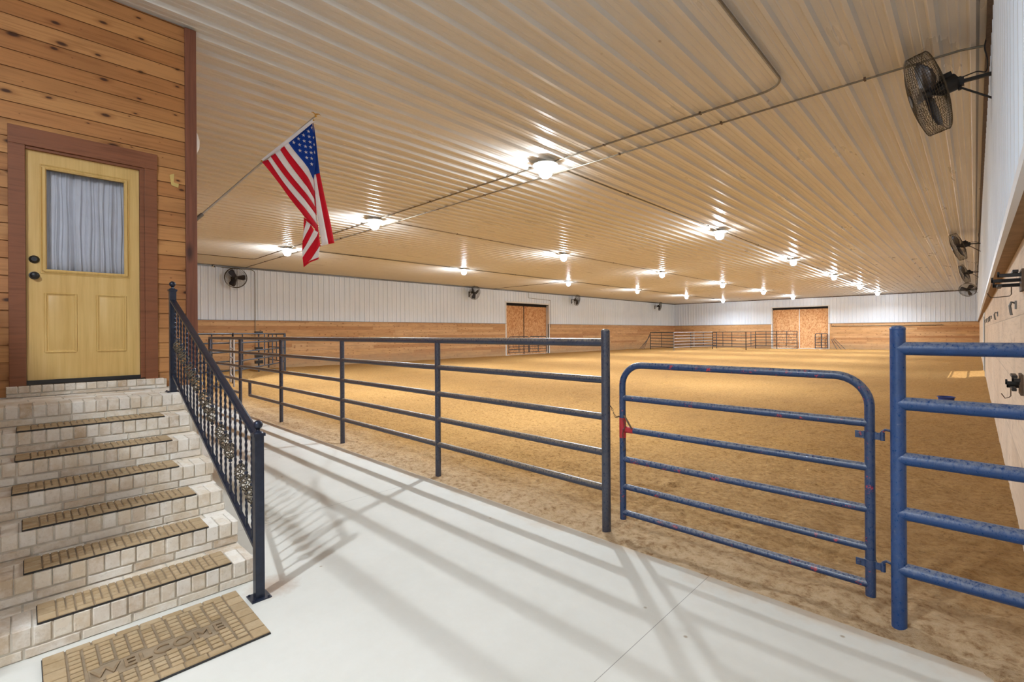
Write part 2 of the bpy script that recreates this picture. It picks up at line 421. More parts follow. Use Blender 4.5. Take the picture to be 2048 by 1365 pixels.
mb = MB(); mb.box((XR, YN, -.6), (XR+.04, DR[0], ZW)); mb.box((XR, DR[1], -.6), (XR+.04, YB, ZW)); mb.box((XR, DR[0], DR[2]), (XR+.04, DR[1], ZW))
mb.build('wall_right_lining', M['ply'], kind='structure')
mb = MB(); mb.box((.26, YN, ZW+.001), (.30, YB, ZC+.06)); mb.build('wall_right_shield', M['siding'], kind='structure')  # outer skin added to stop sun leaking past the siding
mb = MB(); mb.box((XL-.1, YN, ZC+.01), (.30, YB+.1, ZC+.06)); mb.build('roof_shield', M['siding'], kind='structure')  # unseen slab added above the ceiling to keep the sun out
mb = MB(); mb.box((.165, YN, ZW-.03), (XR+.04, YB, ZW)); mb.build('trim_1', plain('weathered_ledge', c8(150,122,92), .7, var=.2), kind='structure')
mb = MB(); mb.box((.135, YN, ZW-.035), (.165, YB, ZW+.03)); mb.build('trim_9', M['siding'], kind='structure')
mb = MB(); mb.box((XL, 1.3, ZW-.01), (XL+.06, DL[0], ZW+.02)); mb.box((XL, DL[1], ZW-.01), (XL+.06, YB, ZW+.02)); mb.build('trim_2', M['steel'], kind='structure')
mb = MB(); mb.box((XL+.06, YB-.06, ZW-.01), (DB[0], YB, ZW+.02)); mb.box((DB[1], YB-.06, ZW-.01), (.17, YB, ZW+.02)); mb.build('trim_3', M['steel'], kind='structure')
# cove trim where the ceiling meets the walls
mb = MB(); mb.box((XL, 1.3, ZC-.1), (XL+.07, YB, ZC-.03)); mb.build('trim_4', M['steel'], kind='structure')
mb = MB(); mb.box((.10, YN, ZC-.09), (.17, YB, ZC-.02)); mb.build('trim_5', M['rusty'], kind='structure')
mb = MB(); mb.box((XL, YB-.07, ZC-.09), (.17, YB, ZC-.03)); mb.build('trim_6', M['rusty'], kind='structure')

# sliding doors
def slide_door(name, side):
    g_ = thing(name, '', 'door'); del g_['label']; del g_['category']; g_['kind'] = 'structure'
    def P(u, d, z):     # u along wall, d into the wall
        return (XL - d, u, z) if side == 'L' else (u, YB + d, z)
    a, b, zt = DL if side == 'L' else DB
    def bx(mb, u0, u1, d0, d1, z0, z1, mat=0):
        p, q = P(u0, d0, z0), P(u1, d1, z1)
        return mb.box(tuple(map(min, p, q)), tuple(map(max, p, q)), mat)
    mid = (a+b)/2 - (.25 if side == 'L' else 0.05)
    for u0, u1 in ((a+.0, mid-.02), (mid+.02, b-.0)):
        bx(MB(), u0, u1, .26, .30, -.22, zt).build('leaf', M['osb'], g_)
    bx(MB(), mid-.03, mid+.03, .22, .262, -.2, zt).build('meeting_stile', M['whitepaint'] if side == 'B' else M['rusty'], g_)
    mb = MB(); bx(mb, a-.1, a, -.06, .3, -.3, zt+.1); bx(mb, b, b+.1, -.06, .3, -.3, zt+.1); bx(mb, a, b, -.06, .0, zt, zt+.1)
    mb.build('door_frame', M['whitepaint'], g_)
    mb = MB(); bx(mb, a, b, .0, .3, zt-.06, zt); bx(mb, a, b, .21, .255, zt-.2, zt-.06); mb.build('track', M['darkgap'], g_)
    mb = MB(); bx(mb, a, b, .0, .255, -.35, -.12); mb.build('threshold_or_gap_light', M['whitepaint'], g_)  # white strip standing for the daylight gap under the leaves
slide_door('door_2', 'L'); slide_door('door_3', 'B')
# side opening in the plywood wall: white jambs
mb = MB(); mb.box((XR-.02, DR[0]-.09, -.3), (XR+.14, DR[0], DR[2])); mb.box((XR-.02, DR[1], -.3), (XR+.14, DR[1]+.09, DR[2])); mb.box((XR-.02, DR[0], DR[2]-.09), (XR+.14, DR[1], DR[2]))
mb.build('trim_7', M['whitepaint'], kind='structure')

# floor slab and arena dirt
mb = MB(); mb.box((-25.6, YN, -.25), (XR, 3.12, 0)); mb.build('floor', M['concrete'], kind='structure')
def dirt_z(x, y):
    t = min(1, max(0, (y-3.2)/9)); s = t*t*(3-2*t)
    z = -.035 - .10*s
    z -= .06*min(1, max(0, (y-30)/22))*min(1, max(0, (-x-4)/10))
    if x > -1.5: z += .10*(max(0, x+1.5)/1.75)**2*min(1, y/20) + .05*max(0, x+.25)
    n = noise.fractal(Vector((x*.9, y*.7, 3)), 1, 2, 4)*.03
    n += noise.fractal(Vector((x*4.2, y*4.2, 9)), 1, 2, 4)*.016
    n += abs(noise.noise(Vector((x*2.4+y*.6, y*2.4, 5))))*.03 - .012
    if y < 9: n += noise.fractal(Vector((x*11, y*11, 1)), 1, 2, 3)*.011 + max(0, noise.noise(Vector((x*17, y*17, 4)))-.25)*.03
    z += n
    if y < 3.7: z += .025*math.exp(-((y-3.45)/.16)**2) + .03*math.exp(-((y-3.17)/.12)**2)*(noise.noise(Vector((x*1.7, 2, 7)))+.25)
    if y < 3.05: z = min(z, -.02)
    return z
def axis_pts(a, b, f):
    r = [a]
    while r[-1] < b: r.append(r[-1] + f(r[-1]))
    r[-1] = b; return r
xs = axis_pts(XL, XR, lambda x: .035 if x > -4.5 else (.06 if x > -8 else (.1 if x > -12 else .3)))
ys = axis_pts(2.98, YB, lambda y: .035 if y < 5 else (.05 if y < 8 else (.1 if y < 13 else .4)))
mb = MB(); nx = len(xs)
for y in ys:
    for x in xs: mb.v.append((x, y, dirt_z(x, y)))
for j in range(len(ys)-1):
    for i in range(nx-1):
        mb.f.append((j*nx+i, j*nx+i+1, (j+1)*nx+i+1, (j+1)*nx+i)); mb.m.append(0); mb.sm.append(True)
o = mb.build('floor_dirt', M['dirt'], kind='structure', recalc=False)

# lounge building on the left: porch wall with lap boards, side wall, corner post, foundation
def lap(mb, fn, z0, z1, pitch=.152):
    z = z0
    while z < z1 - .001:
        zt = min(z+pitch, z1)
        mb.add([fn(0, .012, z), fn(1, .012, z), fn(1, .0, zt), fn(0, .0, zt), fn(0, 0, z), fn(1, 0, z)], [(0,1,2,3), (4,5,1,0)])
        z = zt
mb = MB(); Z0 = 7*.152
def seg(y0, y1, z0, z1): lap(mb, lambda e, d, z: (XP+d, y1 if e else y0, z), z0, z1)
seg(YN, -.077, Z0, ZC-.01); seg(.978, 1.30, Z0, ZC-.01)
seg(-.077, .978, 23*.152-.06, 23*.152); seg(-.077, .978, 23*.152, ZC-.01)
mb.build('wall_porch', M['cedar'], kind='structure', recalc=False)
mb = MB(); lap(mb, lambda e, d, z: (XL if e else XP-.02, 1.30+d, z), 0, ZC-.01); mb.build('wall_porch_side', M['cedar_x'], kind='structure', recalc=False)
mb = MB(); mb.box((XP, YN, 0), (XP+.02, 1.31, Z0)); mb.build('wall_foundation', M['brick'], kind='structure')
mb = MB(); mb.box((XP-.12, 1.222, Z0+.08), (XP+.035, 1.325, ZC-.02)); bevel(mb.build('trim_8', M['post_wood'], kind='structure'), .004)
# unseen partition added to shade the left of the steps
mb = MB(); mb.box((-5.98, -1.08, 0), (-2.47, -1.02, 3.3)); mb.build('wall_blocker', M['blocker'], kind='structure')

# door_1 with frame
d1 = bpy.data.objects.new('door_1', None); COL.objects.link(d1); d1['kind'] = 'structure'
X = XP
mb = MB()
mb.box((X, -.077, 1.15), (X+.035, .03, 3.30)); mb.box((X, .872, 1.15), (X+.035, .975, 3.285)); mb.box((X, -.077, 3.285), (X+.04, .978, 3.445))
bevel(mb.build('door_casing', M['trimwood'], d1), .004)
mb = MB(); mb.box((X-.05, .835, 1.17), (X+.02, .8715, 3.262)); mb.box((X-.05, .031, 3.262), (X+.02, .8715, 3.284)); mb.build('door_jamb', M['trimwood'], d1)
YD0, YD1, ZD0, ZD1 = .032, .833, 1.20, 3.262
W0, W1, WZ0, WZ1 = .160, .718, 2.20, 3.115
# leaf as frame of rails and stiles round the window, raised panels below
mb = MB(); xo = X-.012
mb.box((X-.05, YD0, ZD0), (xo, YD1, WZ0)); mb.box((X-.05, YD0, WZ1), (xo, YD1, ZD1)); mb.box((X-.05, YD0, WZ0), (xo, W0, WZ1)); mb.box((X-.05, W1, WZ0), (xo, YD1, WZ1))
def molding(mb, y0, y1, z0, z1, w, d, x=xo):
    """raised picture-frame moulding"""
    for (a, b) in (((y0, z0), (y1, z0)), ((y1, z0), (y1, z1)), ((y1, z1), (y0, z1)), ((y0, z1), (y0, z0))):
        mb.tube([(x, a[0], a[1]), (x, b[0], b[1])], w, 6)
for y0, y1 in ((.154, .357), (.51, .721)):
    molding(mb, y0, y1, 1.45, 1.985, .011, .01)
    mb.add([(xo, y0+.02, 1.47), (xo, y1-.02, 1.47), (xo, y1-.02, 1.965), (xo, y0+.02, 1.965), (xo+.008, y0+.04, 1.49), (xo+.008, y1-.04, 1.49), (xo+.008, y1-.04, 1.945), (xo+.008, y0+.04, 1.945)],
           [(0,1,5,4),(1,2,6,5),(2,3,7,6),(3,0,4,7),(4,5,6,7)])
mb.build('leaf', M['door'], d1)
mb = MB(); molding(mb, W0-.012, W1+.012, WZ0-.012, WZ1+.012, .017, .02); molding(mb, W0-.035, W1+.035, WZ0-.035, WZ1+.035, .006, .02)
mb.build('window_moulding', M['door'], d1)
mb = MB(); mb.box((X-.034, W0, WZ0), (X-.030, W1, WZ1)); mb.build('window_pane', M['glass'], d1)
for nm, z in (('deadbolt', 2.285), ('door_knob', 2.14)):
    mb = MB()
    if nm == 'deadbolt': mb.lathe([(.0, .03), (.020, .03), (.026, .02), (.034, .012), (.036, 0)], (xo, .083, z), (1, 0, 0), 20)
    else: mb.lathe([(.0, .062), (.02, .06), (.028, .05), (.028, .042), (.016, .03), (.012, .014), (.034, .010), (.036, 0)], (xo, .083, z), (1, 0, 0), 20)
    mb.build(nm, M['black'], d1)
mb = MB(); mb.box((X-.05, .032, 1.165), (X+.012, .872, 1.20)); mb.build('threshold_or_gap_light', M['black'], d1)
mb = MB(); mb.box((X-.6, -.3, 1.0), (X-.58, 1.2, 3.5)); mb.box((X-.6, -.3, 3.45), (X-.051, 1.2, 3.5)); mb.box((X-.6, -.32, 1.0), (X-.051, -.3, 3.5)); mb.box((X-.6, 1.2, 1.0), (X-.051, 1.22, 3.5))
mb.build('wall_hall', plain('hall_plaster', c8(150,140,128), .8), kind='structure')
# sheer curtain behind the pane
ct = thing('curtain', 'white sheer curtain hanging in folds behind the yellow door\'s glass pane', 'curtain', (X-.085, .44, 2.1))
N = 90
mb = MB(); vs = []
for i in range(N+1):
    y = W0-.03 + (W1-W0+.06)*i/N
    dx = .012*math.sin(i*.55) + .008*math.sin(i*1.31+1) + .005*math.sin(i*2.3)
    for j in range(5):
        z = 2.12 + (3.14-2.12)*j/4
        vs.append((X-.085+dx*(1-.4*j/4), y + .006*math.sin(j*1.7+i*.2), z))
mb.add(vs, [(i*5+j, (i+1)*5+j, (i+1)*5+j+1, i*5+j+1) for i in range(N) for j in range(4)], 0, True)
o = mb.build('fabric', M['curtain'], ct, world=True); sm = o.modifiers.new('thick', 'SOLIDIFY'); sm.thickness = .002
mb = MB(); mb.cyl((X-.085, W0-.06, 3.15), (X-.085, W1+.06, 3.15), .006, 8); mb.build('rod', M['alu'], ct, world=True)
mb = MB(); mb.add([(XP+.013, 1.085, 3.27), (XP+.013, 1.125, 3.29), (XP+.013, 1.12, 3.2), (XP+.013, 1.165, 3.19), (XP+.013, 1.16, 3.15), (XP+.013, 1.10, 3.165)], [(0,1,2,3,4,5)])
o = mb.build('filler_patch', M['caulk']); o.modifiers.new('t', 'SOLIDIFY').thickness = .004
tag(o, 'pale patch of dried filler on the timber wall beside the yellow door', 'filler patch')

# ---------------------------------------------------------------- brick steps
RISE = 1.06/7
NOSE = [-3.365, -3.69, -3.99, -4.285, -4.575, -4.90, -5.22]
SY0, SY1 = -.33, 1.045
steps = thing('brick_steps', 'whitewashed brick steps climbing to the yellow door', 'steps', (-4.6, .4, 0))
mort = MB(); br = MB()
def jit(a): return random.uniform(-a, a)
def brick(a, b):
    br.bbox((a[0], a[1]+jit(.001), a[2]), (b[0]+jit(.003), b[1]+jit(.001), b[2]+jit(.0015)), .006)
def brick_face(x0, x1, y0, y1, z0, z1):
    """brick chamfered on its +x face and its top"""
    c = .0045; d = jit(.0035); x1 += d
    vs = [(x0,y0,z0),(x0,y1,z0),(x0,y1,z1),(x0,y0,z1),(x1-c,y0,z0),(x1-c,y1,z0),(x1-c,y1,z1-.002),(x1-c,y0,z1-.002),
          (x1,y0+c,z0+c*.6),(x1,y1-c,z0+c*.6),(x1,y1-c,z1-c),(x1,y0+c,z1-c)]
    br.add(vs, [(0,1,2,3),(0,3,7,4),(1,5,6,2),(3,2,6,7),(0,4,5,1),(8,9,10,11),(4,8,11,7),(5,6,10,9),(6,7,11,10),(4,5,9,8)])
for i in range(7):
    z1 = RISE*(i+1); z0 = RISE*i; xf = NOSE[i]
    xb = NOSE[i+1]-.05 if i < 6 else XP+.03
    mort.box((XP+.02, SY0+.012, z0 if i == 0 else z0-.006), (xf-.009, SY1-.008, z1-.006))
    # rowlock course
    y = SY0 + random.uniform(-.02, .02); w = .0745
    while y < SY1:
        y1 = min(y+w-.007+jit(.003), SY1)
        if y1 - max(y, SY0) > .03: brick_face(xf-.215, xf, max(y, SY0), y1, z1-.092, z1)
        y += w
    # stretcher course under it
    y = SY0 - random.uniform(0, .15); L = .212
    while y < SY1:
        a, b = max(y, SY0), min(y+L-.01, SY1)
        if b - a > .03: brick_face(xf-.1, xf-.0015, a, b, z0+.004, z1-.101)
        y += L
    # bricks filling the tread behind
    x = xf-.225
    while x - .095 > xb:
        y = SY0 - random.uniform(0, .1)
        while y < SY1:
            a, b = max(y, SY0), min(y+.2, SY1)
            if b-a > .03: brick_face(x-.095, x, a, b, z1-.06, z1-.001)
            y += .21
        x -= .105
# sill course below the door
xf = XP + .075; zt = 1.158
mort.box((XP+.021, -.09, 1.06), (xf-.01, 1.04, zt-.008))
y = -.095
while y < 1.03:
    brick_face(XP+.022, xf, y, min(y+.068, 1.04), zt-.06, zt) if y + .05 < 1.04 else None
    y += .0745
y = -.095
while y < 1.03:
    brick_face(XP+.022, xf-.004, y, min(y+.2, 1.04), 1.062, zt-.068); y += .21
mort.build('mortar_bed', M['mortar'], steps, world=True)
br.build('bricks', M['brick'], steps, world=True, recalc=True)
# brick planter edge at the far left of the landing
mb = MB(); mb.bbox((-6.0, -.35, 0), (-5.35, -.135, 1.10), .02)

# ---------------------------------------------------------------- mats
def mat_blocks(mb, y0, y1, x0, x1, cols, rows, z, gap=.007, h=.007):
    w = (y1-y0)/cols; d = (x1-x0)/rows
    for i in range(cols):
        for j in range(rows):
            mb.bbox((x0+j*d+gap/2, y0+i*w+gap/2, z), (x0+(j+1)*d-gap/2, y0+(i+1)*w-gap/2, z+h), .003)
stair_ranges = [(.05, .915), (.0, .872), (-.005, .867), (-.047, .82), (-.032, .83), (-.03, .84)]
ordn = ['lowest', 'second lowest', 'third lowest', 'third highest', 'second highest', 'highest']
proto = None
for i, (a, b) in enumerate(stair_ranges):
    loc = (NOSE[i]-.115, (a+b)/2, RISE*(i+1)+.002)
    lab = 'brown rubber brick-pattern tread mat, %s one on the brick steps' % ordn[i]
    if proto is None:
        t = thing('stair_mat', lab, 'mat', loc, 'tread mats on the brick steps')
        L = .435; D = .112
        mb = MB(); mb.box((-D, -L, 0), (D, L, .006)); mb.build('rubber_base', [M['matedge']], t)
        mb = MB()
        mb.box((-D+.004, -L+.004, .0062), (D-.004, L-.004, .0075), 1)
        for s in (-1, 1): mat_blocks(mb, *(sorted((s*L, s*(L-.075)))), -D, D, 1, 3, .0075)
        n = 10; w = 2*(L-.075)/n
        for k in range(n):
            y0 = -L+.075+k*w
            mat_blocks(mb, y0, y0+w, D-.045, D, 1, 1, .0075)
            mat_blocks(mb, y0, y0+w/2, -D, D-.045, 1, 4, .0075); mat_blocks(mb, y0+w/2, y0+w, -D, D-.045, 1, 4, .0075)
        mb.build('brick_pattern', [M['matbrick'], M['matbase']], t)
        proto = t
    else: dup(proto, loc, None, lab)
wm = thing('welcome_mat', 'large tan rubber door mat with raised WELCOME lettering at the foot of the steps', 'mat', (-2.995, .49, 0))
mb = MB(); hx, hy = .295, .43
mb.bbox((-hx, -hy, .001), (hx, hy, .010), .004); mb.build('rubber_base', M['matedge'], wm)
mb = MB(); z = .0105
mb.box((-hx+.004, -hy+.004, .0100), (hx-.004, hy-.004, z), 1)
e = .085
for s in (-1, 1): mat_blocks(mb, *(sorted((s*hy, s*(hy-e)))), -hx, hx, 1, 7, z)
for s in (-1, 1): mat_blocks(mb, -hy+e, hy-e, *(sorted((s*hx, s*(hx-.05)))), 7, 1, z)
yy0, yy1, xx0, xx1 = -hy+e, hy-e, -hx+.05, hx-.05
ncol = 12; w = (yy1-yy0)/ncol
for k in range(ncol):
    y0 = yy0+k*w; off = -.012 if k % 2 else .012
    q = 12; d = (xx1-xx0)/q
    for j in range(q):
        a = xx0+j*d; cxm = a+d/2+off*.5
        yc = y0+w/2
        if abs(cxm-.045) < .062 and abs(yc) < .27: continue
        mb.bbox((a+.005+off*.5, y0+.006, z), (a+d-.005+off*.5, y0+w-.006, z+.009), .003)
mb.box((-.022, -.275, z), (.112, .275, z+.003), 1)
for (a, b, c_, d_) in ((-.024, -.278, .114, -.272), (-.024, .272, .114, .278), (.110, -.275, .114, .275), (-.024, -.275, -.020, .275)): mb.box((a, b, z), (c_, d_, z+.005), 1)
mb.build('brick_pattern', [M['matbrick'], M['matbase']], wm)
cu = bpy.data.curves.new('lettering', 'FONT'); cu.body = 'WELCOME'; cu.size = .105; cu.align_x = 'CENTER'; cu.extrude = .003; cu.bevel_depth = .001; cu.space_character = 1.12
to = bpy.data.objects.new('tmp', cu); COL.objects.link(to)
dg = bpy.context.evaluated_depsgraph_get(); me = bpy.data.meshes.new_from_object(to.evaluated_get(dg)); bpy.data.objects.remove(to)
me.materials.clear(); me.materials.append(plain('letter_rubber', c8(140,118,90), .75, var=.2, sc=30))
lo = bpy.data.objects.new('lettering', me); COL.objects.link(lo); lo.parent = wm; lo.location = (.085, 0, z+.006); lo.rotation_euler = (0, 0, PI/2)

# ---------------------------------------------------------------- handrail
hr = thing('handrail', 'black wrought-iron stair handrail with twisted balusters beside the brick steps', 'handrail', (-3.13, 1.0, 0))
HY = 1.0
def post(x, z0, z1):
    s = .026
    mb = MB(); mb.box((x-s, HY-s, z0), (x+s, HY+s, z1)); p = bevel(mb.build('newel_post', M['iron'], hr, world=True), .003)
    mb = MB(); mb.box((x-.033, HY-.033, z1-.018), (x+.033, HY+.033, z1)); mb.lathe([(.03, 0), (.024, .008), (.012, .012), (.010, .02), (.014, .024)], (x, HY, z1), (0,0,1), 16); mb.sphere((x, HY, z1+.05), .027)
    o = mb.build('finial', M['iron'], p); o.location = -Vector(hr.location); o.matrix_parent_inverse = Matrix()
    o.location = (0,0,0)
    for v in o.data.vertices: v.co -= Vector(hr.location)
    mb = MB(); mb.box((x-.055, HY-.055, z0), (x+.055, HY+.055, z0+.007))
    for sx in (-1, 1):
        for sy in (-1, 1): mb.cyl((x+sx*.042, HY+sy*.042, z0+.007), (x+sx*.042, HY+sy*.042, z0+.013), .007, 6)
    o = mb.build('base_plate', M['iron'], p)
    for v in o.data.vertices: v.co -= Vector(hr.location)
XA, XBt = -3.13, -5.455
post(XA, .0, 1.0); post(XBt, 1.06, 2.03)
zt = lambda x: .985 + (XA-.03-x)*.412
zb = lambda x: .285 + (XA-.03-x)*.412
mb = MB()
mb.bar((XA-.02, HY, zt(XA-.02)), (XBt+.02, HY, zt(XBt+.02)), .05, .016); mb.bar((XA-.02, HY, zt(XA-.02)-.012), (XBt+.02, HY, zt(XBt+.02)-.012), .036, .014)
mb.bar((XA-.02, HY, zt(XA-.02)+.010), (XBt+.02, HY, zt(XBt+.02)+.010), .034, .006)
bevel(mb.build('top_rail', M['iron'], hr, world=True), .003)
mb = MB(); mb.bar((XA-.02, HY, zb(XA-.02)), (XBt+.02, HY, zb(XBt+.02)), .03, .024); bevel(mb.build('bottom_rail', M['iron'], hr, world=True), .003)
def twisted(mb, x, z0, z1, s=.0060, turns_per_m=6):
    n = max(2, int((z1-z0)/.008)); vs = []
    for i in range(n+1):
        z = z0+(z1-z0)*i/n; a = 2*PI*turns_per_m*(z-z0)
        for k in range(4): vs.append((x+s*1.41*math.cos(a+k*PI/2), HY+s*1.41*math.sin(a+k*PI/2), z))
    mb.add(vs, [(i*4+k, i*4+(k+1) % 4, (i+1)*4+(k+1) % 4, (i+1)*4+k) for i in range(n) for k in range(4)])
NB = 20
for k in range(NB):
    x = XA - .03 - (k+.75)*(2.325-.06)/(NB+.5)
    a, b = zb(x), zt(x)-.015; L = b-a
    q = k % 4
    mb = MB()
    if q < 3:
        zc = .607 + .45*(-3.264 - x); hb = .055
        mb.box((x-.0065, HY-.0065, a), (x+.0065, HY+.0065, a+.06)); twisted(mb, x, a+.06, zc-hb-.03); twisted(mb, x, zc+hb+.03, b-.05); mb.box((x-.0065, HY-.0065, b-.05), (x+.0065, HY+.0065, b))
        mb.cyl((x, HY, zc-hb-.05), (x, HY, zc+hb+.05), .003, 6)
        for s in (-1, 1): mb.lathe([(.008, -.03), (.012, -.018), (.009, -.012), (.013, 0), (.008, .008)], (x, HY, zc+s*(hb+.012)), (0,0,s), 10)
    else:
        mb.box((x-.0065, HY-.0065, a), (x+.0065, HY+.0065, a+.06)); twisted(mb, x, a+.06, b-.06); mb.box((x-.0065, HY-.0065, b-.06), (x+.0065, HY+.0065, b))
    bl = mb.build('baluster', M['iron'], hr, world=True)
    mb = MB(); mb.lathe([(.013, -.006), (.011, .008), (.008, .012)], (x, HY, a+.014), (0,0,1), 10)
    if q < 3:
        mb2 = MB()
        for w_ in range(5):
            pts = []
            for i in range(15):
                t = i/14; an = 2*PI*(w_/5 + .75*t); r = .004 + .033*math.sin(PI*t)**.8
                pts.append((x+r*math.cos(an), HY+r*math.sin(an), zc-hb+2*hb*t))
            mb2.tube(pts, .0048, 6)
        o = mb2.build('basket', M['bronze'], bl)
        for v in o.data.vertices: v.co -= Vector(hr.location)

# ---------------------------------------------------------------- arena fence and gate
def weld_pipe(mb, p0, p1, r, n=14): mb.cyl(p0, p1, r, n)
RZ = [1.515, 1.205, .902, .608, .318]
fence = thing('pipe_fence', 'long dark navy five-rail pipe fence between the concrete aisle and the dirt', 'fence', (-6.8, YF, 0))
PX = [-2.180, -4.45, -6.80, -9.21, -11.57, -14.0]
for i, x in enumerate(PX):
    top = 1.60 if i == 0 else 1.49; r = .036 if i == 0 else .033
    mb = MB(); mb.cyl((x, YF, -.15), (x, YF, top), r, 18)
    p = mb.build('post', M['navy'], fence, world=True)
    if i == 0:
        mb = MB(); mb.lathe([(.036, 0), (.037, .006), (.034, .016), (.02, .024), (0, .026)], (x, YF, top), (0,0,1), 18)
        o = mb.build('post_cap', M['navy'], p)
        for v in o.data.vertices: v.co -= Vector(fence.location)
for i, z in enumerate(RZ):
    xe = -14.0 if i < 4 else -10.95
    mb = MB(); mb.cyl((PX[0], YF, z), (xe, YF, z), .034 if i == 0 else .03, 16)
    if i == 4: mb.cyl((-11.57, YF, z), (-14.0, YF, z), .03, 16)
    mb.build('rail', M['navy'], fence, world=True)
mb = MB(); mb.cyl((-10.95, YF, .30), (-10.95, YF, .61), .03, 14); mb.build('stub', M['navy'], fence, world=True)
f2 = thing('pipe_fence', 'short blue five-rail pipe fence section from the thick hinge post to the plywood wall', 'fence', (-.3, YF, 0))
mb = MB(); mb.cyl((-.305, YF, -.15), (-.305, YF, 1.60), .035, 20); p = mb.build('post', M['blue'], f2, world=True)
mb = MB(); mb.lathe([(.035, 0), (.037, .006), (.034, .016), (.02, .024), (0, .026)], (-.305, YF, 1.60), (0,0,1), 18); o = mb.build('post_cap', M['blue'], p)
for v in o.data.vertices: v.co -= Vector(f2.location)
for z in (1.500, 1.200, .900, .602, .295):
    mb = MB(); mb.cyl((-.305, YF, z), (XR-.002, YF, z), .036, 16); mb.build('rail', M['blue'], f2, world=True)
gt = thing('pipe_gate', 'blue bow-top pipe gate with chipped red patches between the two tall posts', 'gate', (-1.25, 3.39, .08))
GY = 3.392; xl, xr = -2.052, -.437; ztp = 1.335; rr = .17
pts = [(xl, GY, .085), (xl, GY, ztp-rr)]
for i in range(1, 10): a = PI - PI/2*i/9; pts.append((xl+rr+rr*math.cos(a), GY, ztp-rr+rr*math.sin(a)))
pts.append((xr-rr, GY, ztp))
for i in range(1, 10): a = PI/2 - PI/2*i/9; pts.append((xr-rr+rr*math.cos(a), GY, ztp-rr+rr*math.sin(a)))
pts.append((xr, GY, .075))
mb = MB(); mb.tube(pts, .0255, 14); mb.build('frame', M['gatepaint'], gt, world=True)
for z in (1.067, .813, .573, .352, .142):
    mb = MB(); mb.cyl((xl, GY, z), (xr, GY, z), .0235, 14); mb.build('rail', M['gatepaint'], gt, world=True)
mb = MB(); mb.cyl((xl, GY, .745), (xl, GY, .905), .0268, 14); mb.cyl((xl+.02, GY, .813), (xl+.1, GY, .813), .0248, 14); mb.build('red_tape', M['red'], gt, world=True)
for z in (1.00, .262):
    mb = MB()
    mb.lathe([(.028, -.022), (.0305, -.022), (.0305, .022), (.028, .022)], (xr, GY, z), (0,0,1), 16)
    mb.obox((xr-.045, GY-.012, z), (.022, 0, 0), (0, .004, 0), (0, 0, .02)); mb.obox((xr+.04, GY-.012, z), (.018, 0, 0), (0, .004, 0), (0, 0, .02))
    mb.cyl((xr-.052, GY-.03, z), (xr-.052, GY+.012, z), .009, 8)
    mb.cyl((xr+.06, GY-.015, z-.022), (xr+.06, GY-.015, z+.026), .012, 10)
    mb.tube([(xr+.06, GY-.015, z-.02), (xr+.06, GY-.015, z+.03), (xr+.075, GY-.018, z+.042), (xr+.1, GY-.03, z+.04), (-.305-.02, YF, z+.03)], .008, 8)
    mb.build('hinge', M['gatepaint'], gt, world=True)
# latch chain
mb = MB()
pts = []
for i in range(9): pts.append(Vector((PX[0]+.036+ (xl-PX[0]-.05)*i/8, YF-.01+.04*i/8, .99 - .1*i/8 + .02*math.sin(i))))
for i in range(12): pts.append(Vector((xl+.028+.012*math.sin(i*.9), GY-.03, .89 - .022*i)))
for i in range(len(pts)-1):
    c0 = (pts[i]+pts[i+1])/2; d = (pts[i+1]-pts[i]).normalized(); s_ = d.orthogonal().normalized()
    if i % 2: s_ = d.cross(s_)
    mb.tube([c0 + d*.013*math.cos(2*PI*k/8) + s_*.006*math.sin(2*PI*k/8) for k in range(8)], .0022, 5, closed=True)
mb.build('chain', M['rusty'], gt, world=True)
mb = MB(); mb.tube([(xl+.03, GY-.028, .93), (xl+.06, GY-.03, .89), (xl+.10, GY-.03, .83)], .007, 6); mb.build('latch', M['rusty'], gt, world=True)

# ---------------------------------------------------------------- flag
FX = -6.10
fp = thing('flagpole', 'slim metal flagpole slanting up from the porch corner', 'flagpole', (FX, 1.33, 2.80))
mb = MB(); mb.cyl((FX-.016, 1.345, 2.868), (FX-.016, 2.655, 4.405), .0125, 12); mb.build('pole', M['alu'], fp, world=True)
mb = MB(); mb.box((FX-.035, 1.313, 2.76), (FX+.035, 1.325, 2.93)); mb.cyl((FX-.016, 1.322, 2.842), (FX-.016, 1.40, 2.932), .02, 12); mb.build('bracket', M['steel'], fp, world=True)
mb = MB(); mb.sphere((FX, 2.662, 4.415), .014); mb.tube([(FX, 2.66, 4.42), (FX, 2.668, 4.445), (FX, 2.69, 4.455)], .009, 8, rs=[.01, .009, .004])
for s in (-1, 1): mb.tube([(FX, 2.662, 4.435), (FX+.01, 2.662+s*.035, 4.45), (FX+.014, 2.662+s*.065, 4.44)], .006, 6, rs=[.008, .007, .002])
mb.build('eagle_finial', M['gold'], fp, world=True)
flag = thing('flag', 'American flag hanging in folds from the slanted metal pole', 'flag', (FX, 2.1, 3.6))
Bd = [[(2.01,3.66),(2.106,3.565),(2.228,3.432),(2.337,3.292),(2.514,3.084),(2.696,2.952)],
 [(2.08,3.706),(2.152,3.616),(2.275,3.466),(2.449,3.272),(2.697,3.021)],
 [(2.11,3.749),(2.244,3.598),(2.402,3.428),(2.549,3.275),(2.692,3.145)],
 [(2.161,3.802),(2.307,3.637),(2.5,3.424),(2.685,3.25)],
 [(2.215,3.862),(2.355,3.698),(2.517,3.503),(2.678,3.342)],
 [(2.265,3.916),(2.388,3.788),(2.518,3.637),(2.674,3.456)],
 [(2.319,3.972),(2.421,3.863),(2.535,3.734),(2.656,3.607)],
 [(2.627,4.330),(2.645,4.111),(2.651,3.856),(2.658,3.607)]]
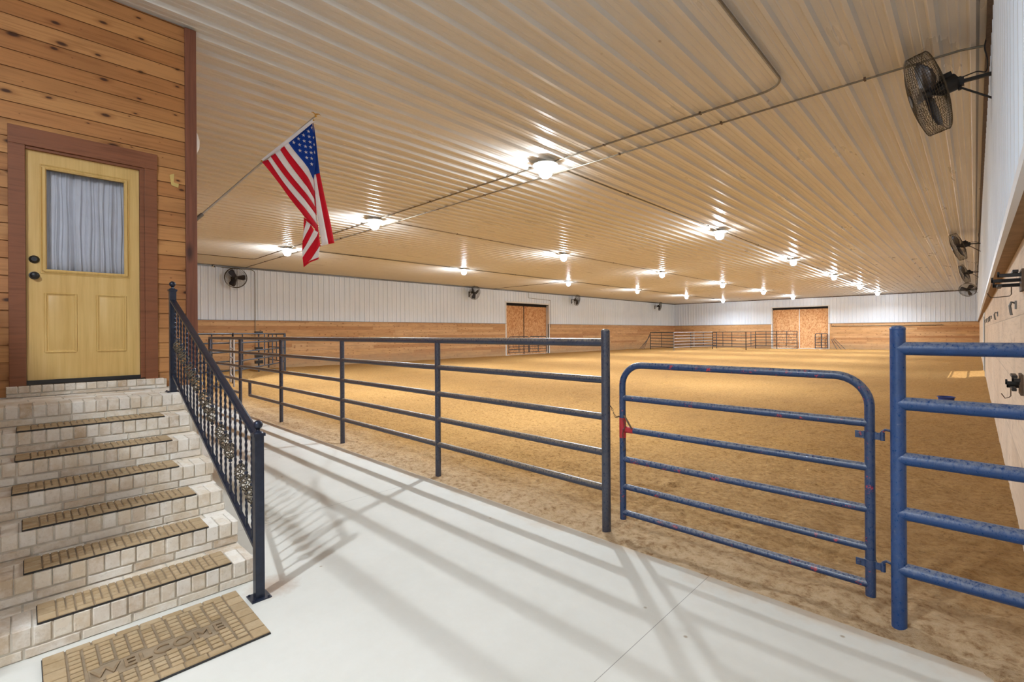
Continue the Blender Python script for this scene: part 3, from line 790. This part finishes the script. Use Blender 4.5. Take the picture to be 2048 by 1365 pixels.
def resample(pl, n):
    d = [0]
    for a, b in zip(pl, pl[1:]): d.append(d[-1] + math.hypot(b[0]-a[0], b[1]-a[1]))
    out = []
    for i in range(n):
        t = d[-1]*i/(n-1); k = 0
        while k < len(d)-2 and d[k+1] < t: k += 1
        f = (t-d[k])/max(1e-9, d[k+1]-d[k]); a, b = pl[k], pl[k+1]
        out.append((a[0]+(b[0]-a[0])*f, a[1]+(b[1]-a[1])*f))
    return out
def relief(y, z, t):
    return .012*math.sin(9*t + 4*z) + .02*math.sin(z*7+y*5)*.5 - .055*max(0, t-.72)/.28
def strip(mb, A, B, mat, n=18, sub=3, off=None):
    A = resample(A, n); B = resample(B, n); vs = []
    for i in range(n):
        t = i/(n-1)
        for j in range(sub+1):
            f = j/sub; y = A[i][0]+(B[i][0]-A[i][0])*f; z = A[i][1]+(B[i][1]-A[i][1])*f
            vs.append((FX + (off(y, z, t) if off else relief(y, z, t)), y, z))
    mb.add(vs, [(i*(sub+1)+j, (i+1)*(sub+1)+j, (i+1)*(sub+1)+j+1, i*(sub+1)+j+1) for i in range(n-1) for j in range(sub)], mat, True)
mb = MB()
for i, m in enumerate((0, 1, 0, 1, 0, 1)): strip(mb, Bd[i], Bd[i+1], m)
strip(mb, Bd[6], Bd[7], 2, 18, 14)
back = lambda y, z, t: -.05 + .012*math.sin(6*t+z*3)
strip(mb, [(2.649,4.33),(2.651,3.856),(2.661,3.671)], [(2.652,4.348),(2.703,3.972),(2.74,3.715)], 2, 16, 3, back)
strip(mb, [(2.661,3.671),(2.674,3.435),(2.698,3.132),(2.751,2.756)], [(2.687,3.689),(2.737,3.362),(2.788,3.061),(2.84,2.788)], 1, 20, 3, back)
strip(mb, [(2.687,3.692),(2.737,3.362),(2.788,3.061),(2.84,2.788)], [(2.74,3.715),(2.808,3.376),(2.869,3.092),(2.921,2.814)], 0, 20, 3, back)
strip(mb, [(2.640,3.6),(2.66,3.435),(2.67,3.131),(2.690,2.735)], [(2.661,3.671),(2.676,3.435),(2.700,3.132),(2.752,2.756)], 0, 20, 2, lambda y, z, t: -.07+.01*math.sin(5*t))
# turned-over tail
front = lambda y, z, t: -.03 + .012*math.sin(5*y+9*z)
strip(mb, [(2.514,3.09),(2.60,3.03),(2.697,2.965)], [(2.53,3.055),(2.60,3.009),(2.691,2.922)], 0, 10, 2, front)
strip(mb, [(2.514,3.084),(2.508,2.99),(2.506,2.90)], [(2.544,3.035),(2.53,2.985),(2.512,2.93)], 0, 8, 2, front)
strip(mb, [(2.540,3.042),(2.52,2.95),(2.506,2.89),(2.500,2.79)], [(2.60,3.01),(2.575,2.95),(2.54,2.88),(2.501,2.785)], 1, 10, 3, front)
strip(mb, [(2.60,3.01),(2.575,2.95),(2.54,2.88),(2.499,2.785)], [(2.64,2.945),(2.60,2.86),(2.54,2.73),(2.497,2.655)], 0, 12, 3, front)
strip(mb, [(2.64,2.945),(2.60,2.86),(2.54,2.73),(2.497,2.655)], [(2.694,2.924),(2.679,2.873),(2.60,2.74),(2.501,2.575)], 1, 12, 3, front)
strip(mb, [(2.694,2.926),(2.679,2.873),(2.60,2.74),(2.501,2.575)], [(2.716,2.75),(2.69,2.70),(2.629,2.59),(2.51,2.451)], 0, 12, 3, front)
strip(mb, [(2.716,2.75),(2.69,2.70),(2.629,2.60)], [(2.707,2.58),(2.66,2.556),(2.60,2.53)], 1, 10, 3, front)
strip(mb, [(2.707,2.60),(2.66,2.575),(2.60,2.548),(2.51,2.47)], [(2.707,2.577),(2.66,2.553),(2.60,2.526),(2.51,2.451)], 0, 10, 1, lambda y, z, t: front(y, z, t)+.004)
strip(mb, [(1.988,3.667),(2.3,4.013),(2.627,4.372)], [(2.01,3.66),(2.319,3.972),(2.649,4.345)], 1, 14, 1, lambda y, z, t: .004)
strip(mb, [(2.01,3.66),(2.165,3.80),(2.319,3.972)], [(2.02,3.672),(2.18,3.828),(2.319,3.972)], 1, 8, 1)
from mathutils.bvhtree import BVHTree
bvh = BVHTree.FromPolygons([Vector(v) for v in mb.v], mb.f)
for (y, z) in [(2.576,4.199),(2.512,4.13),(2.446,4.064),(2.384,3.997),(2.583,4.132),(2.517,4.056),(2.457,3.989),(2.589,4.063),(2.528,3.987),(2.458,3.915),(2.592,3.993),(2.529,3.912),(2.595,3.921),(2.536,3.84),(2.598,3.847),(2.599,3.775),(2.616,4.257),(2.635,4.132),(2.638,4.04),(2.641,3.938)]:
    R = .024; wf = .45 if y > 2.61 else 1
    vs = []
    for k in range(10):
        a = PI/2 + k*PI/5 + .1; r = R if k % 2 == 0 else R*.4
        yy = y+r*math.cos(a)*wf; zz = z+r*math.sin(a)
        h = bvh.ray_cast(Vector((1, yy, zz)), Vector((-1, 0, 0)))
        vs.append(((h[0].x if h[0] else FX)+.003, yy, zz))
    mb.add(vs, [tuple(range(10))], 1)
o = mb.build('cloth', [M['fred'], M['fwhite'], M['fblue']], flag, world=True, recalc=False); o.modifiers.new('t', 'SOLIDIFY').thickness = .002
for (y, z) in ((2.006, 3.668), (2.632, 4.352)):
    mb = MB(); mb.lathe([(.006, 0), (.011, .0), (.011, .003), (.006, .004)], (FX+.006, y, z), (1,0,0), 12); mb.build('grommet', M['gold'], flag, world=True)

# white dome fixture on the lounge side wall
wd = thing('wall_light', 'white round wall fixture peeking out behind the porch corner post', 'wall light', (-6.45, 1.312, 3.80))
mb = MB(); mb.lathe([(.17, 0), (.17, .02), (.16, .06), (.13, .10), (.07, .125), (0, .13)], (0, 0, 0), (0, 1, 0), 28); mb.build('shade', M['whitepaint'], wd)
mb = MB(); mb.lathe([(.185, 0), (.185, .015), (.17, .02)], (0, 0, 0), (0, 1, 0), 28); mb.build('mounting_ring', M['steel'], wd)

# ---------------------------------------------------------------- ceiling lamps
LX = [-18.54, -12.18, -5.865]; LY = [6.98 + 8.643*j for j in range(6)]
files = ['the file nearest the long left wall', 'the middle file', 'the file nearest the flag and conduits']
files = ['file nearest the left wall', 'middle file', 'file nearest the plywood wall']
ords = ['first', 'second', 'third', 'fourth', 'fifth', 'last']
proto = None
LG = bpy.data.lights.new('lamp_side_glow', 'POINT'); LG.energy = 185; LG.color = (.80, .90, 1.0); LG.shadow_soft_size = .085
LA = bpy.data.lights.new('lamp_beam', 'AREA'); LA.shape = 'DISK'; LA.size = .15; LA.energy = 300; LA.color = (.84, .92, 1.0); LA.spread = 2.8
def lamp(loc, label):
    global proto
    if proto is None:
        t = thing('ceiling_lamp', label, 'lamp', loc, 'ceiling lamps over the arena')
        mb = MB(); mb.lathe([(.06, .20), (.06, .15), (.15, .135), (.24, .11), (.24, .095), (.04, .10)], (0,0,0), (0,0,1), 24); mb.build('housing', M['whitepaint'], t)
        mb = MB(); mb.sphere((0,0,-.02), .135, 16, 10); mb.build('bulb', M['bulb'], t)
        l = bpy.data.objects.new('lamp_side_glow', LG); COL.objects.link(l); l.parent = t; l.location = (0, 0, -.01)
        l = bpy.data.objects.new('lamp_beam', LA); COL.objects.link(l); l.parent = t; l.location = (0, 0, -.165)
        proto = t; return t
    return dup(proto, loc, None, label)
for i, x in enumerate(LX):
    for j, y in enumerate(LY):
        lamp((x, y, 4.69), 'glowing round ceiling lamp, %s from the front in the %s' % (ords[j], files[i]))
al = lamp((-1.775, -1.75, 4.69), 'glowing round ceiling lamp over the concrete aisle behind the viewer')
for ch in al.children:                      # the aisle lamp is a dimmer one
    if ch.type == 'LIGHT': ch.data = ch.data.copy(); ch.data.energy *= .5 if ch.data.type == 'AREA' else 1.9

# ---------------------------------------------------------------- conduits
def conduit(pts, label, r=.013, straps=0):
    t = thing('conduit', label, 'conduit', pts[0])
    mb = MB(); mb.tube(pts, r, 8); mb.build('pipe', M['conduit'], t, world=True)
    P = [Vector(p) for p in pts]
    n = straps
    if n:
        a, b = max(zip(P, P[1:]), key=lambda q: (q[1]-q[0]).length)
        d = (b-a).normalized(); s_ = Vector((d.y, -d.x, 0))
        for k in range(n):
            c = a + (b-a)*(k+.5)/n
            mb = MB(); mb.obox(c+Vector((0,0,.004)), d*.012, s_*.03, Vector((0,0,.018))); mb.build('strap', M['rusty'], t, world=True)
    return t
zc = ZC-.046
bend = [(-1.78, 6.75, zc)]
for i in range(1, 8): a = PI/2*i/8; bend.append((-1.78-.3+.3*math.cos(a), 6.75+.3*math.sin(a), zc))
conduit([(-1.78, -1.4, zc), (-1.78, 2.0, zc)] + bend + [(-2.08, 7.05, zc), (-22.2, 7.05, zc), (-22.35, 6.9, zc), (-22.35, 1.6, zc)], 'grey ceiling conduit that turns a rounded corner above the gate', .016, 12)
conduit([(.09, 7.61, zc-.03), (-.1, 7.61, zc), (-25.5, 7.61, zc)], 'straight grey ceiling conduit running from the near wall fan across to the far fan', .014, 14)
for i, x in enumerate(LX):
    conduit([(x, 7.62, zc), (x, 50.0, zc)], 'thin dark ceiling conduit linking the lamps in the %s' % files[i], .016, 9)
conduit([(-18.54, 24.27, zc), (-25.5, 24.27, zc)], 'thin ceiling conduit running across to the orange double doors', .014)
conduit([(XL+.09, 6.6, 4.77), (XL+.09, 7.9, 4.77), (XL+.09, 8.03, 4.70), (XL+.09, 8.05, 4.6), (XL+.09, 8.05, .9)], 'grey conduit dropping down the white wall beside the fan', .018)
conduit([(XL+.06, 28.2, 4.8), (XL+.06, 28.2, 4.36), (XL+.06, 30.9, 4.28), (XL+.06, 30.97, 4.22), (XL+.06, 30.97, 2.0)], 'thin conduit bent around the orange double doors\' top corner', .014)
conduit([(-9.85, YB-.085, 2.25), (-9.85, YB-.085, 2.02), (-1.9, YB-.085, 2.02)], 'pale pipe running along the timber lining of the far wall', .03)

# ---------------------------------------------------------------- fans
def ring(c, R, n=40): return [(c, R*math.cos(2*PI*k/n), R*math.sin(2*PI*k/n)) for k in range(n)]
fan0 = None
def fan(loc, axis, wall, label, spin=0):
    """axis: direction the fan blows; wall: offset of the wall anchor from the fan centre"""
    t = thing('wall_fan', label, 'fan', loc, 'wall fans')
    ax = Vector(axis).normalized()
    q = ax.to_track_quat('X', 'Z').to_matrix()
    def place(mb): mb.v = [tuple(q @ Vector(v)) for v in mb.v]; return mb
    R = .46
    mb = MB()
    for s, d0 in ((1, .16), (-1, .13)):
        for k in range(15):
            r = .07 + (R-.07)*k/14; h = d0 - .06*(r/R)**2.5
            mb.tube(ring(s*h, r), .0019, 4, closed=True)
        for k in range(40):
            a = 2*PI*k/40
            mb.tube([(s*(d0-.06*(r/R)**2.5), r*math.cos(a+(.25*s)*(1-r/R)), r*math.sin(a+(.25*s)*(1-r/R))) for r in (.05, .16, .27, .38, R)], .0018, 4, caps=False)
    for h in (.10, .08, .06, .04, .02, .0, -.02, -.045, -.07): mb.tube(ring(h, R+.006), .004 if h in (.10, -.07) else .0019, 4, closed=True)
    for k in range(84):
        a = 2*PI*k/84; mb.tube([(.10, R*math.cos(a), R*math.sin(a)), (.015, (R+.006)*math.cos(a+.05), (R+.006)*math.sin(a+.05)), (-.07, R*math.cos(a+.1), R*math.sin(a+.1))], .0018, 4, caps=False)
    gd = place(mb).build('wire_guard', M['wire'], t)
    mb = MB(); mb.lathe([(.0, .012), (.07, .010), (.075, 0), (.07, -.005)], (.16, 0, 0), (1,0,0), 24); o = place(mb).build('badge', M['black'], gd)
    for b_ in range(3):
        a0 = spin + 2*PI*b_/3; vs = []
        for i in range(9):
            f = i/8; r = .05 + .36*f; tw = math.radians(34 - 14*f); w = .085 + .085*f - (.06*max(0, f-.75)/.25)
            for s in (-1, -.33, .33, 1):
                tt = a0; u = w*s*math.cos(tw); h = w*s*math.sin(tw) - .012*(1-s*s)
                vs.append((h+.01, r*math.cos(tt)-u*math.sin(tt), r*math.sin(tt)+u*math.cos(tt)))
        mb = MB(); mb.add(vs, [(i*4+j, i*4+j+1, (i+1)*4+j+1, (i+1)*4+j) for i in range(8) for j in range(3)], 0, True)
        bo = place(mb).build('blade', M['blade'], t, recalc=False); bo.modifiers.new('t', 'SOLIDIFY').thickness = .004
    mb = MB(); mb.lathe([(.0, .06), (.05, .055), (.055, .0), (.055, -.02)], (.0, 0, 0), (1,0,0), 20); place(mb).build('hub', M['black'], t)
    mb = MB(); mb.lathe([(.03, -.02), (.085, -.10), (.09, -.12), (.09, -.23), (.08, -.25), (0, -.255)], (0,0,0), (1,0,0), 22); mb.obox((-.18, 0, .1), (.05, 0, 0), (0, .045, 0), (0, 0, .03)); place(mb).build('motor', M['motor'], t)
    # mount: pivot, arm and stay to the wall
    pv = q @ Vector((-.27, 0, -.02)); wl = Vector(wall)
    mb = MB(); mb.obox(pv, (.035, 0, 0), (0, .03, 0), (0, 0, .045)); mb.cyl(pv - Vector((0,0,.09)), pv + Vector((0,0,.06)), .016, 10); mb.cyl(q @ Vector((-.24, 0, 0)), pv, .022, 10)
    mb.bar(pv, wl + Vector((0,0,.06)), .035, .035)
    mb.cyl(pv - Vector((0,0,.06)), wl - Vector((0,0,.22)), .011, 8)
    nrm = (pv - wl); nrm.z = 0; nrm.y = 0 if abs(nrm.x) > abs(nrm.y) else nrm.y; nrm.x = 0 if nrm.y else nrm.x; nrm.normalize()
    sd = Vector((-nrm.y, nrm.x, 0))
    mb.obox(wl - Vector((0,0,.08)), nrm*.012, sd*.05, Vector((0,0,.2)))
    mb.build('bracket', M['motor'], t)
    mb = MB(); a = q @ Vector((-.2, 0, .1)); b = pv + Vector((0,0,.05)); c = wl + Vector((0,0,.08))
    up = min(.42, ZC - .12 - loc[2])
    mb.tube(smooth([a, (a+b)/2 + Vector((0,0,.03)), b, (b+c)/2 + Vector((0,0,.03)), c + nrm*.06 + Vector((0,0,.02)), c + nrm*.05 + Vector((0,0,.15)), c + nrm*.07 + Vector((0,0,up-.12)), c + nrm*.05 + Vector((0,0,up))]), .007, 6)
    mb.build('power_cord', M['black'], t)
    return t
FZ = 4.40
for y, lab, sp, ax in ((7.05, 'black wall fan on the white wall beside the drop conduit', 2.2, (.95, -.1, -.22)), (22.0, 'black wall fan to the near side of the orange double doors', .4, (.9, .1, -.2)),
                   (33.9, 'black wall fan just beyond the orange double doors', 1.0, (.9, .25, -.2)), (49.2, 'small distant black wall fan near the far corner of the white wall', .2, (.9, .3, -.2))):
    fan((XL+.62, y, FZ - (.13 if y < 8 else 0)), ax, (-.60, .0, 0), lab, sp)
fan((-.375, 7.40, 4.36), (-.95, -.12, -.27), (.535, .05, .0), 'large caged fan close overhead on the near end of the white wall', .5)
fan((-.39, 22.0, 4.40), (-.95, -.1, -.30), (.55, .15, 0), 'caged fan, second along the white wall above the plywood', 1.0)
fan((-.36, 32.9, 4.40), (-.95, -.1, -.30), (.52, .15, 0), 'caged fan, third along the white wall above the plywood', 1.4)
fan((-.35, 45.4, 4.36), (-.35, -.85, -.30), (.51, .35, 0), 'caged fan facing the viewer in the far upper corner', .8)
cam_ = thing('security_camera', 'small white security camera under the ceiling beside the far fan', 'camera', (XL+.07, 6.28, 4.80))
mb = MB(); mb.cyl((.0, 0, .0), (.16, 0, -.03), .045, 14); mb.build('body', M['whitepaint'], cam_)
mb = MB(); mb.cyl((.15, 0, -.028), (.175, 0, -.033), .035, 14); mb.build('lens', M['black'], cam_)
mb = MB(); mb.obox((.0, -.02, .03), (.03, 0, 0), (0, .05, 0), (0, 0, .05)); mb.build('mount', M['black'], cam_)

# ---------------------------------------------------------------- corral panels
def panel(name, p0, p1, z0, z1, rails, label, cat, mat, posts=(), r=.022, group=None, gap=.1, arcs=False):
    p0 = Vector((*p0, 0)); p1 = Vector((*p1, 0)); d = p1-p0
    t = thing(name, label, cat, ((p0.x+p1.x)/2, (p0.y+p1.y)/2, z0), group)
    for f in (0, 1):
        p = p0 + d*f; mb = MB(); mb.cyl((p.x, p.y, z0), (p.x, p.y, z1+.03), r*1.15, 10); mb.build('upright', mat, t, world=True)
    for f in posts:
        p = p0 + d*f; mb = MB(); mb.cyl((p.x, p.y, z0+gap), (p.x, p.y, z1), r*.9, 8); mb.build('brace', mat, t, world=True)
    for k in range(rails):
        z = z0+gap + (z1-z0-gap)*k/(rails-1); mb = MB(); mb.cyl((p0.x, p0.y, z), (p1.x, p1.y, z), r, 8); mb.build('rail', mat, t, world=True)
    return t
cg = 'corral panels'
NV, PS = M['greysteel'], M['palesteel']
panel('corral_fence', (-22.2, 8.2), (-17.9, 4.95), -.06, 1.62, 5, 'grey corral panel angled behind the far end of the pipe fence', 'corral panel', NV, (.28, .45, .85), .026, cg, .42)
panel('corral_fence', (-22.35, 8.3), (-25.3, 8.6), -.06, 1.6, 5, 'grey corral panel standing square to the timber wall below the fan', 'corral panel', NV, (.5,), .026, cg, .42)
gp = panel('corral_gate', (-17.8, 4.85), (-16.0, 4.45), .02, 1.45, 5, 'narrow pale gate leaf standing open behind the pipe fence', 'gate', PS, (), .024, None, .25)
sq = thing('hinge_post', 'dark post stacked with square latch boxes behind the pipe fence', 'post', (-23.0, 7.4, -.06))
mb = MB(); mb.cyl((-23.0, 7.4, -.1), (-23.0, 7.4, 1.62), .035, 10); mb.build('post', NV, sq, world=True)
for z in (1.66, 1.42, .95, .62, .36):
    mb = MB(); mb.box((-23.1, 7.25, z-.07), (-22.9, 7.55, z+.07)); mb.build('latch_box', M['black'], sq, world=True)
panel('corral_fence', (-17.9, 4.95), (-17.4, 3.6), -.03, 1.62, 5, 'grey corral panel joining the pipe fence seen through the stair balusters', 'corral panel', NV, (.5,), .026, cg, .42)
zf = -.2
pg = [(-23.7, 44.6), (-20.4, 42.9), (-19.4, 49.6), (-15.5, 47.6), (-16.2, 52.6), (-14.3, 52.9), (-12.55, 53.1)]
labs = ['dark corral panel at the far left of the distant pen', 'pale corral panel angling back into the distant pen', 'corral panel across the middle of the distant pen', 'corral panel turning back toward the timber lining in the distant pen', 'corral panel just in front of the far door jamb', 'corral panel against the left leaf of the far orange door']
for i in range(6):
    panel('corral_fence', pg[i], pg[i+1], zf, 1.52 if i < 4 else 1.56, 6, labs[i], 'corral panel', PS if i == 1 else NV, (.33, .6) if i in (2,) else (.5,), .03, cg, .30)
panel('corral_fence', (-22.2, 50.8), (-19.6, 51.2), zf, 1.5, 6, 'corral panel at the back of the distant pen near the corner', 'corral panel', NV, (.5,), .03, cg, .30)
sg = thing('small_gate', 'small dark bow-top gate leaning on the right leaf of the far door', 'gate', (-10.2, 53.75, -.2))
def bow(mb, a, b, y, z0, z1, rr, r):
    pts = [(a, y, z0), (a, y, z1-rr)] + [(a+rr+rr*math.cos(PI-PI/2*i/5), y, z1-rr+rr*math.sin(PI-PI/2*i/5)) for i in range(1, 6)] + [(b-rr+rr*math.cos(PI/2-PI/2*i/5), y, z1-rr+rr*math.sin(PI/2-PI/2*i/5)) for i in range(0, 6)] + [(b, y, z0)]
    mb.tube(pts, r, 8)
mb = MB(); bow(mb, -11.15, -10.12, 53.75, -.12, 1.32, .15, .035); mb.build('frame', NV, sg, world=True)
for z in (-.05, .2, .45, .72, 1.0): mb = MB(); mb.cyl((-11.15, 53.75, z), (-10.12, 53.75, z), .025, 8); mb.build('rail', NV, sg, world=True)
mb = MB(); mb.cyl((-10.63, 53.75, -.1), (-10.63, 53.75, 1.3), .05, 8); mb.build('brace', NV, sg, world=True)
for k, (x, dx) in enumerate(((-9.85, .5), (-9.75, .75), (-9.65, 1.0))):
    mb = MB(); mb.cyl((x+dx, YB-.5, -.2), (x, YB-.09, .75+.05*k), .02, 8)
    tag(mb.build('leaning_pipe', NV), 'dark pipe leaning on the far timber lining right of the small gate, one of three', 'pipe', 'leaning pipes by the far door')
for k in range(4):
    mb = MB(); mb.cyl((-24.2-.12*k, 44.2-.1*k, -.17), (-23.85, 44.75, 1.4-.1*k), .018, 8)
    tag(mb.build('leaning_pole', NV), 'thin pole leaning against the dark end panel of the distant pen, one of four', 'pole', 'leaning poles')
for i, (a, b) in enumerate(((25.85, 28.1), (28.2, 30.3))):
    lab = 'dark low gate across the %s half of the orange double doors in the long wall' % ('near', 'far')[i]
    t = thing('low_gate', lab, 'gate', (XL+.14, (a+b)/2, -.1), 'low gates before the orange doors')
    mb = MB()
    pts = [(XL+.14, a, .02), (XL+.14, a, 1.15), (XL+.14, a+.12, 1.28), (XL+.14, b-.12, 1.28), (XL+.14, b, 1.15), (XL+.14, b, .02)]; mb.tube(pts, .028, 8); mb.build('frame', NV, t, world=True)
    for z in (.06, .3, .5, .72, .98): mb = MB(); mb.cyl((XL+.14, a, z), (XL+.14, b, z), .022, 8); mb.build('rail', NV, t, world=True)
    mb = MB(); mb.cyl((XL+.14, (a+b)/2, .06), (XL+.14, (a+b)/2, 1.28), .03, 8); mb.build('brace', NV, t, world=True)

# ---------------------------------------------------------------- racks and hooks on the plywood wall
def rack(y, z, label, P):
    t = thing('saddle_rack', label, 'saddle rack', (XR, y, z), 'saddle racks')
    mb = MB(); mb.box((-.016, -.12, -.08), (-.001, .12, .07)); mb.build('wall_plate', M['rusty'], t)
    for dy, p, dz in ((-.10, P-.03, .03), (0, P, .0), (.09, P-.01, -.03)):
        mb = MB(); mb.box((-p, dy-.014, dz-.012), (-.01, dy+.014, dz+.012)); mb.box((-p, dy-.014, dz-.012), (-p+.012, dy+.014, dz+.026)); bevel(mb.build('arm', M['motor'], t), .003)
    mb = MB(); mb.box((-P+.03, -.12, -.05), (-P+.055, .12, -.03)); mb.box((-.06, -.12, .045), (-.03, .12, .065)); bevel(mb.build('crossbar', M['motor'], t), .003)
    mb = MB(); mb.tube([(-.06, .03, -.04), (-.06, .03, -.10), (-.07, .03, -.112), (-P+.0, .03, -.12), (-P-.02, .03, -.085)], .0035, 6); mb.build('hook', M['rusty'], t)
rack(4.98, 1.955, 'dark metal saddle rack on the plywood wall above the blue top rail', .165)
rack(5.15, 1.20, 'dark metal rack low on the plywood wall below the blue top rail', .09)
for k, (y, z) in enumerate(((5.8, 1.80), (10.3, 1.83), (14.0, 1.85), (15.3, 1.85), (17.5, 1.86), (20.0, 1.87))):
    lab = 'small metal hook on the plywood wall, %s along from the viewer' % (['first', 'second', 'third', 'fourth', 'fifth', 'sixth'][k])
    t = thing('wall_hook', lab, 'hook', (XR, y, z), 'hooks along the plywood wall')
    mb = MB(); mb.box((-.012, -.03, -.03), (-.001, .03, .04)); mb.build('plate', M['steel'], t)
    mb = MB(); mb.tube([(-.008, 0, .02), (-.03, 0, .03), (-.04, 0, .0), (-.035, 0, -.05), (-.03, .0, -.08)], .009, 8); mb.build('hook', M['steel'], t)
tb = thing('feed_tub', 'small blue plastic tub lying on the dirt near the plywood wall', 'tub', (-.50, 15.3, dirt_z(-.5, 15.3)))
mb = MB(); mb.lathe([(.0, .01), (.12, .01), (.15, .13), (.165, .135), (.165, .15), (.15, .152), (.14, .05), (0, .045)], (0,0,0), (0,0,1), 24); mb.build('bowl', M['tub'], tb)
# yard gate standing in the side opening
yg = thing('yard_gate', 'barred gate in the bright side opening of the plywood wall', 'gate', (XR+.1, 25, 0))
mb = MB()
for k in range(9): mb.cyl((XR+.1, DR[0]+.1+.42*k, -.05), (XR+.1, DR[0]+.1+.42*k, 1.9), .03, 8)
mb.build('bars', NV, yg, world=True)
for z in (.0, 1.0, 1.9): mb = MB(); mb.cyl((XR+.1, DR[0]+.02, z), (XR+.1, DR[1]-.02, z), .03, 8); mb.build('rail', NV, yg, world=True)

# ---------------------------------------------------------------- light
w = bpy.data.worlds.new('daylight'); scene.world = w; w.use_nodes = True
bgn = w.node_tree.nodes['Background']; bgn.inputs[0].default_value = (.84, .92, 1.0, 1); bgn.inputs[1].default_value = 1.6
sd = bpy.data.lights.new('sun', 'SUN'); sd.energy = 5; sd.angle = .01; sd.color = (1, .95, .85)
so = bpy.data.objects.new('sun', sd); COL.objects.link(so)
so.rotation_euler = Vector((.45, 0.0, .9)).to_track_quat('Z', 'Y').to_euler()

# ---------------------------------------------------------------- camera
cd = bpy.data.cameras.new('camera'); co = bpy.data.objects.new('camera', cd); COL.objects.link(co)
cd.sensor_width = 36; cd.lens = 953.364/2048*36; cd.shift_y = -16.73/2048; cd.clip_start = .05; cd.clip_end = 200
R = Matrix.Rotation(.770981, 4, 'Z') @ Matrix.Rotation(PI/2, 4, 'X') @ Matrix.Rotation(-.0063628, 4, 'Z')
co.matrix_world = Matrix.Translation((0, 0, 1.6)) @ R
scene.camera = co
scene.view_settings.view_transform = 'Standard'; scene.view_settings.look = 'None'; scene.view_settings.gamma = 1; scene.view_settings.use_curve_mapping = False
scene.view_settings.exposure = 0.06
scene.cycles.use_denoising = True
scene.cycles.sample_clamp_indirect = 6
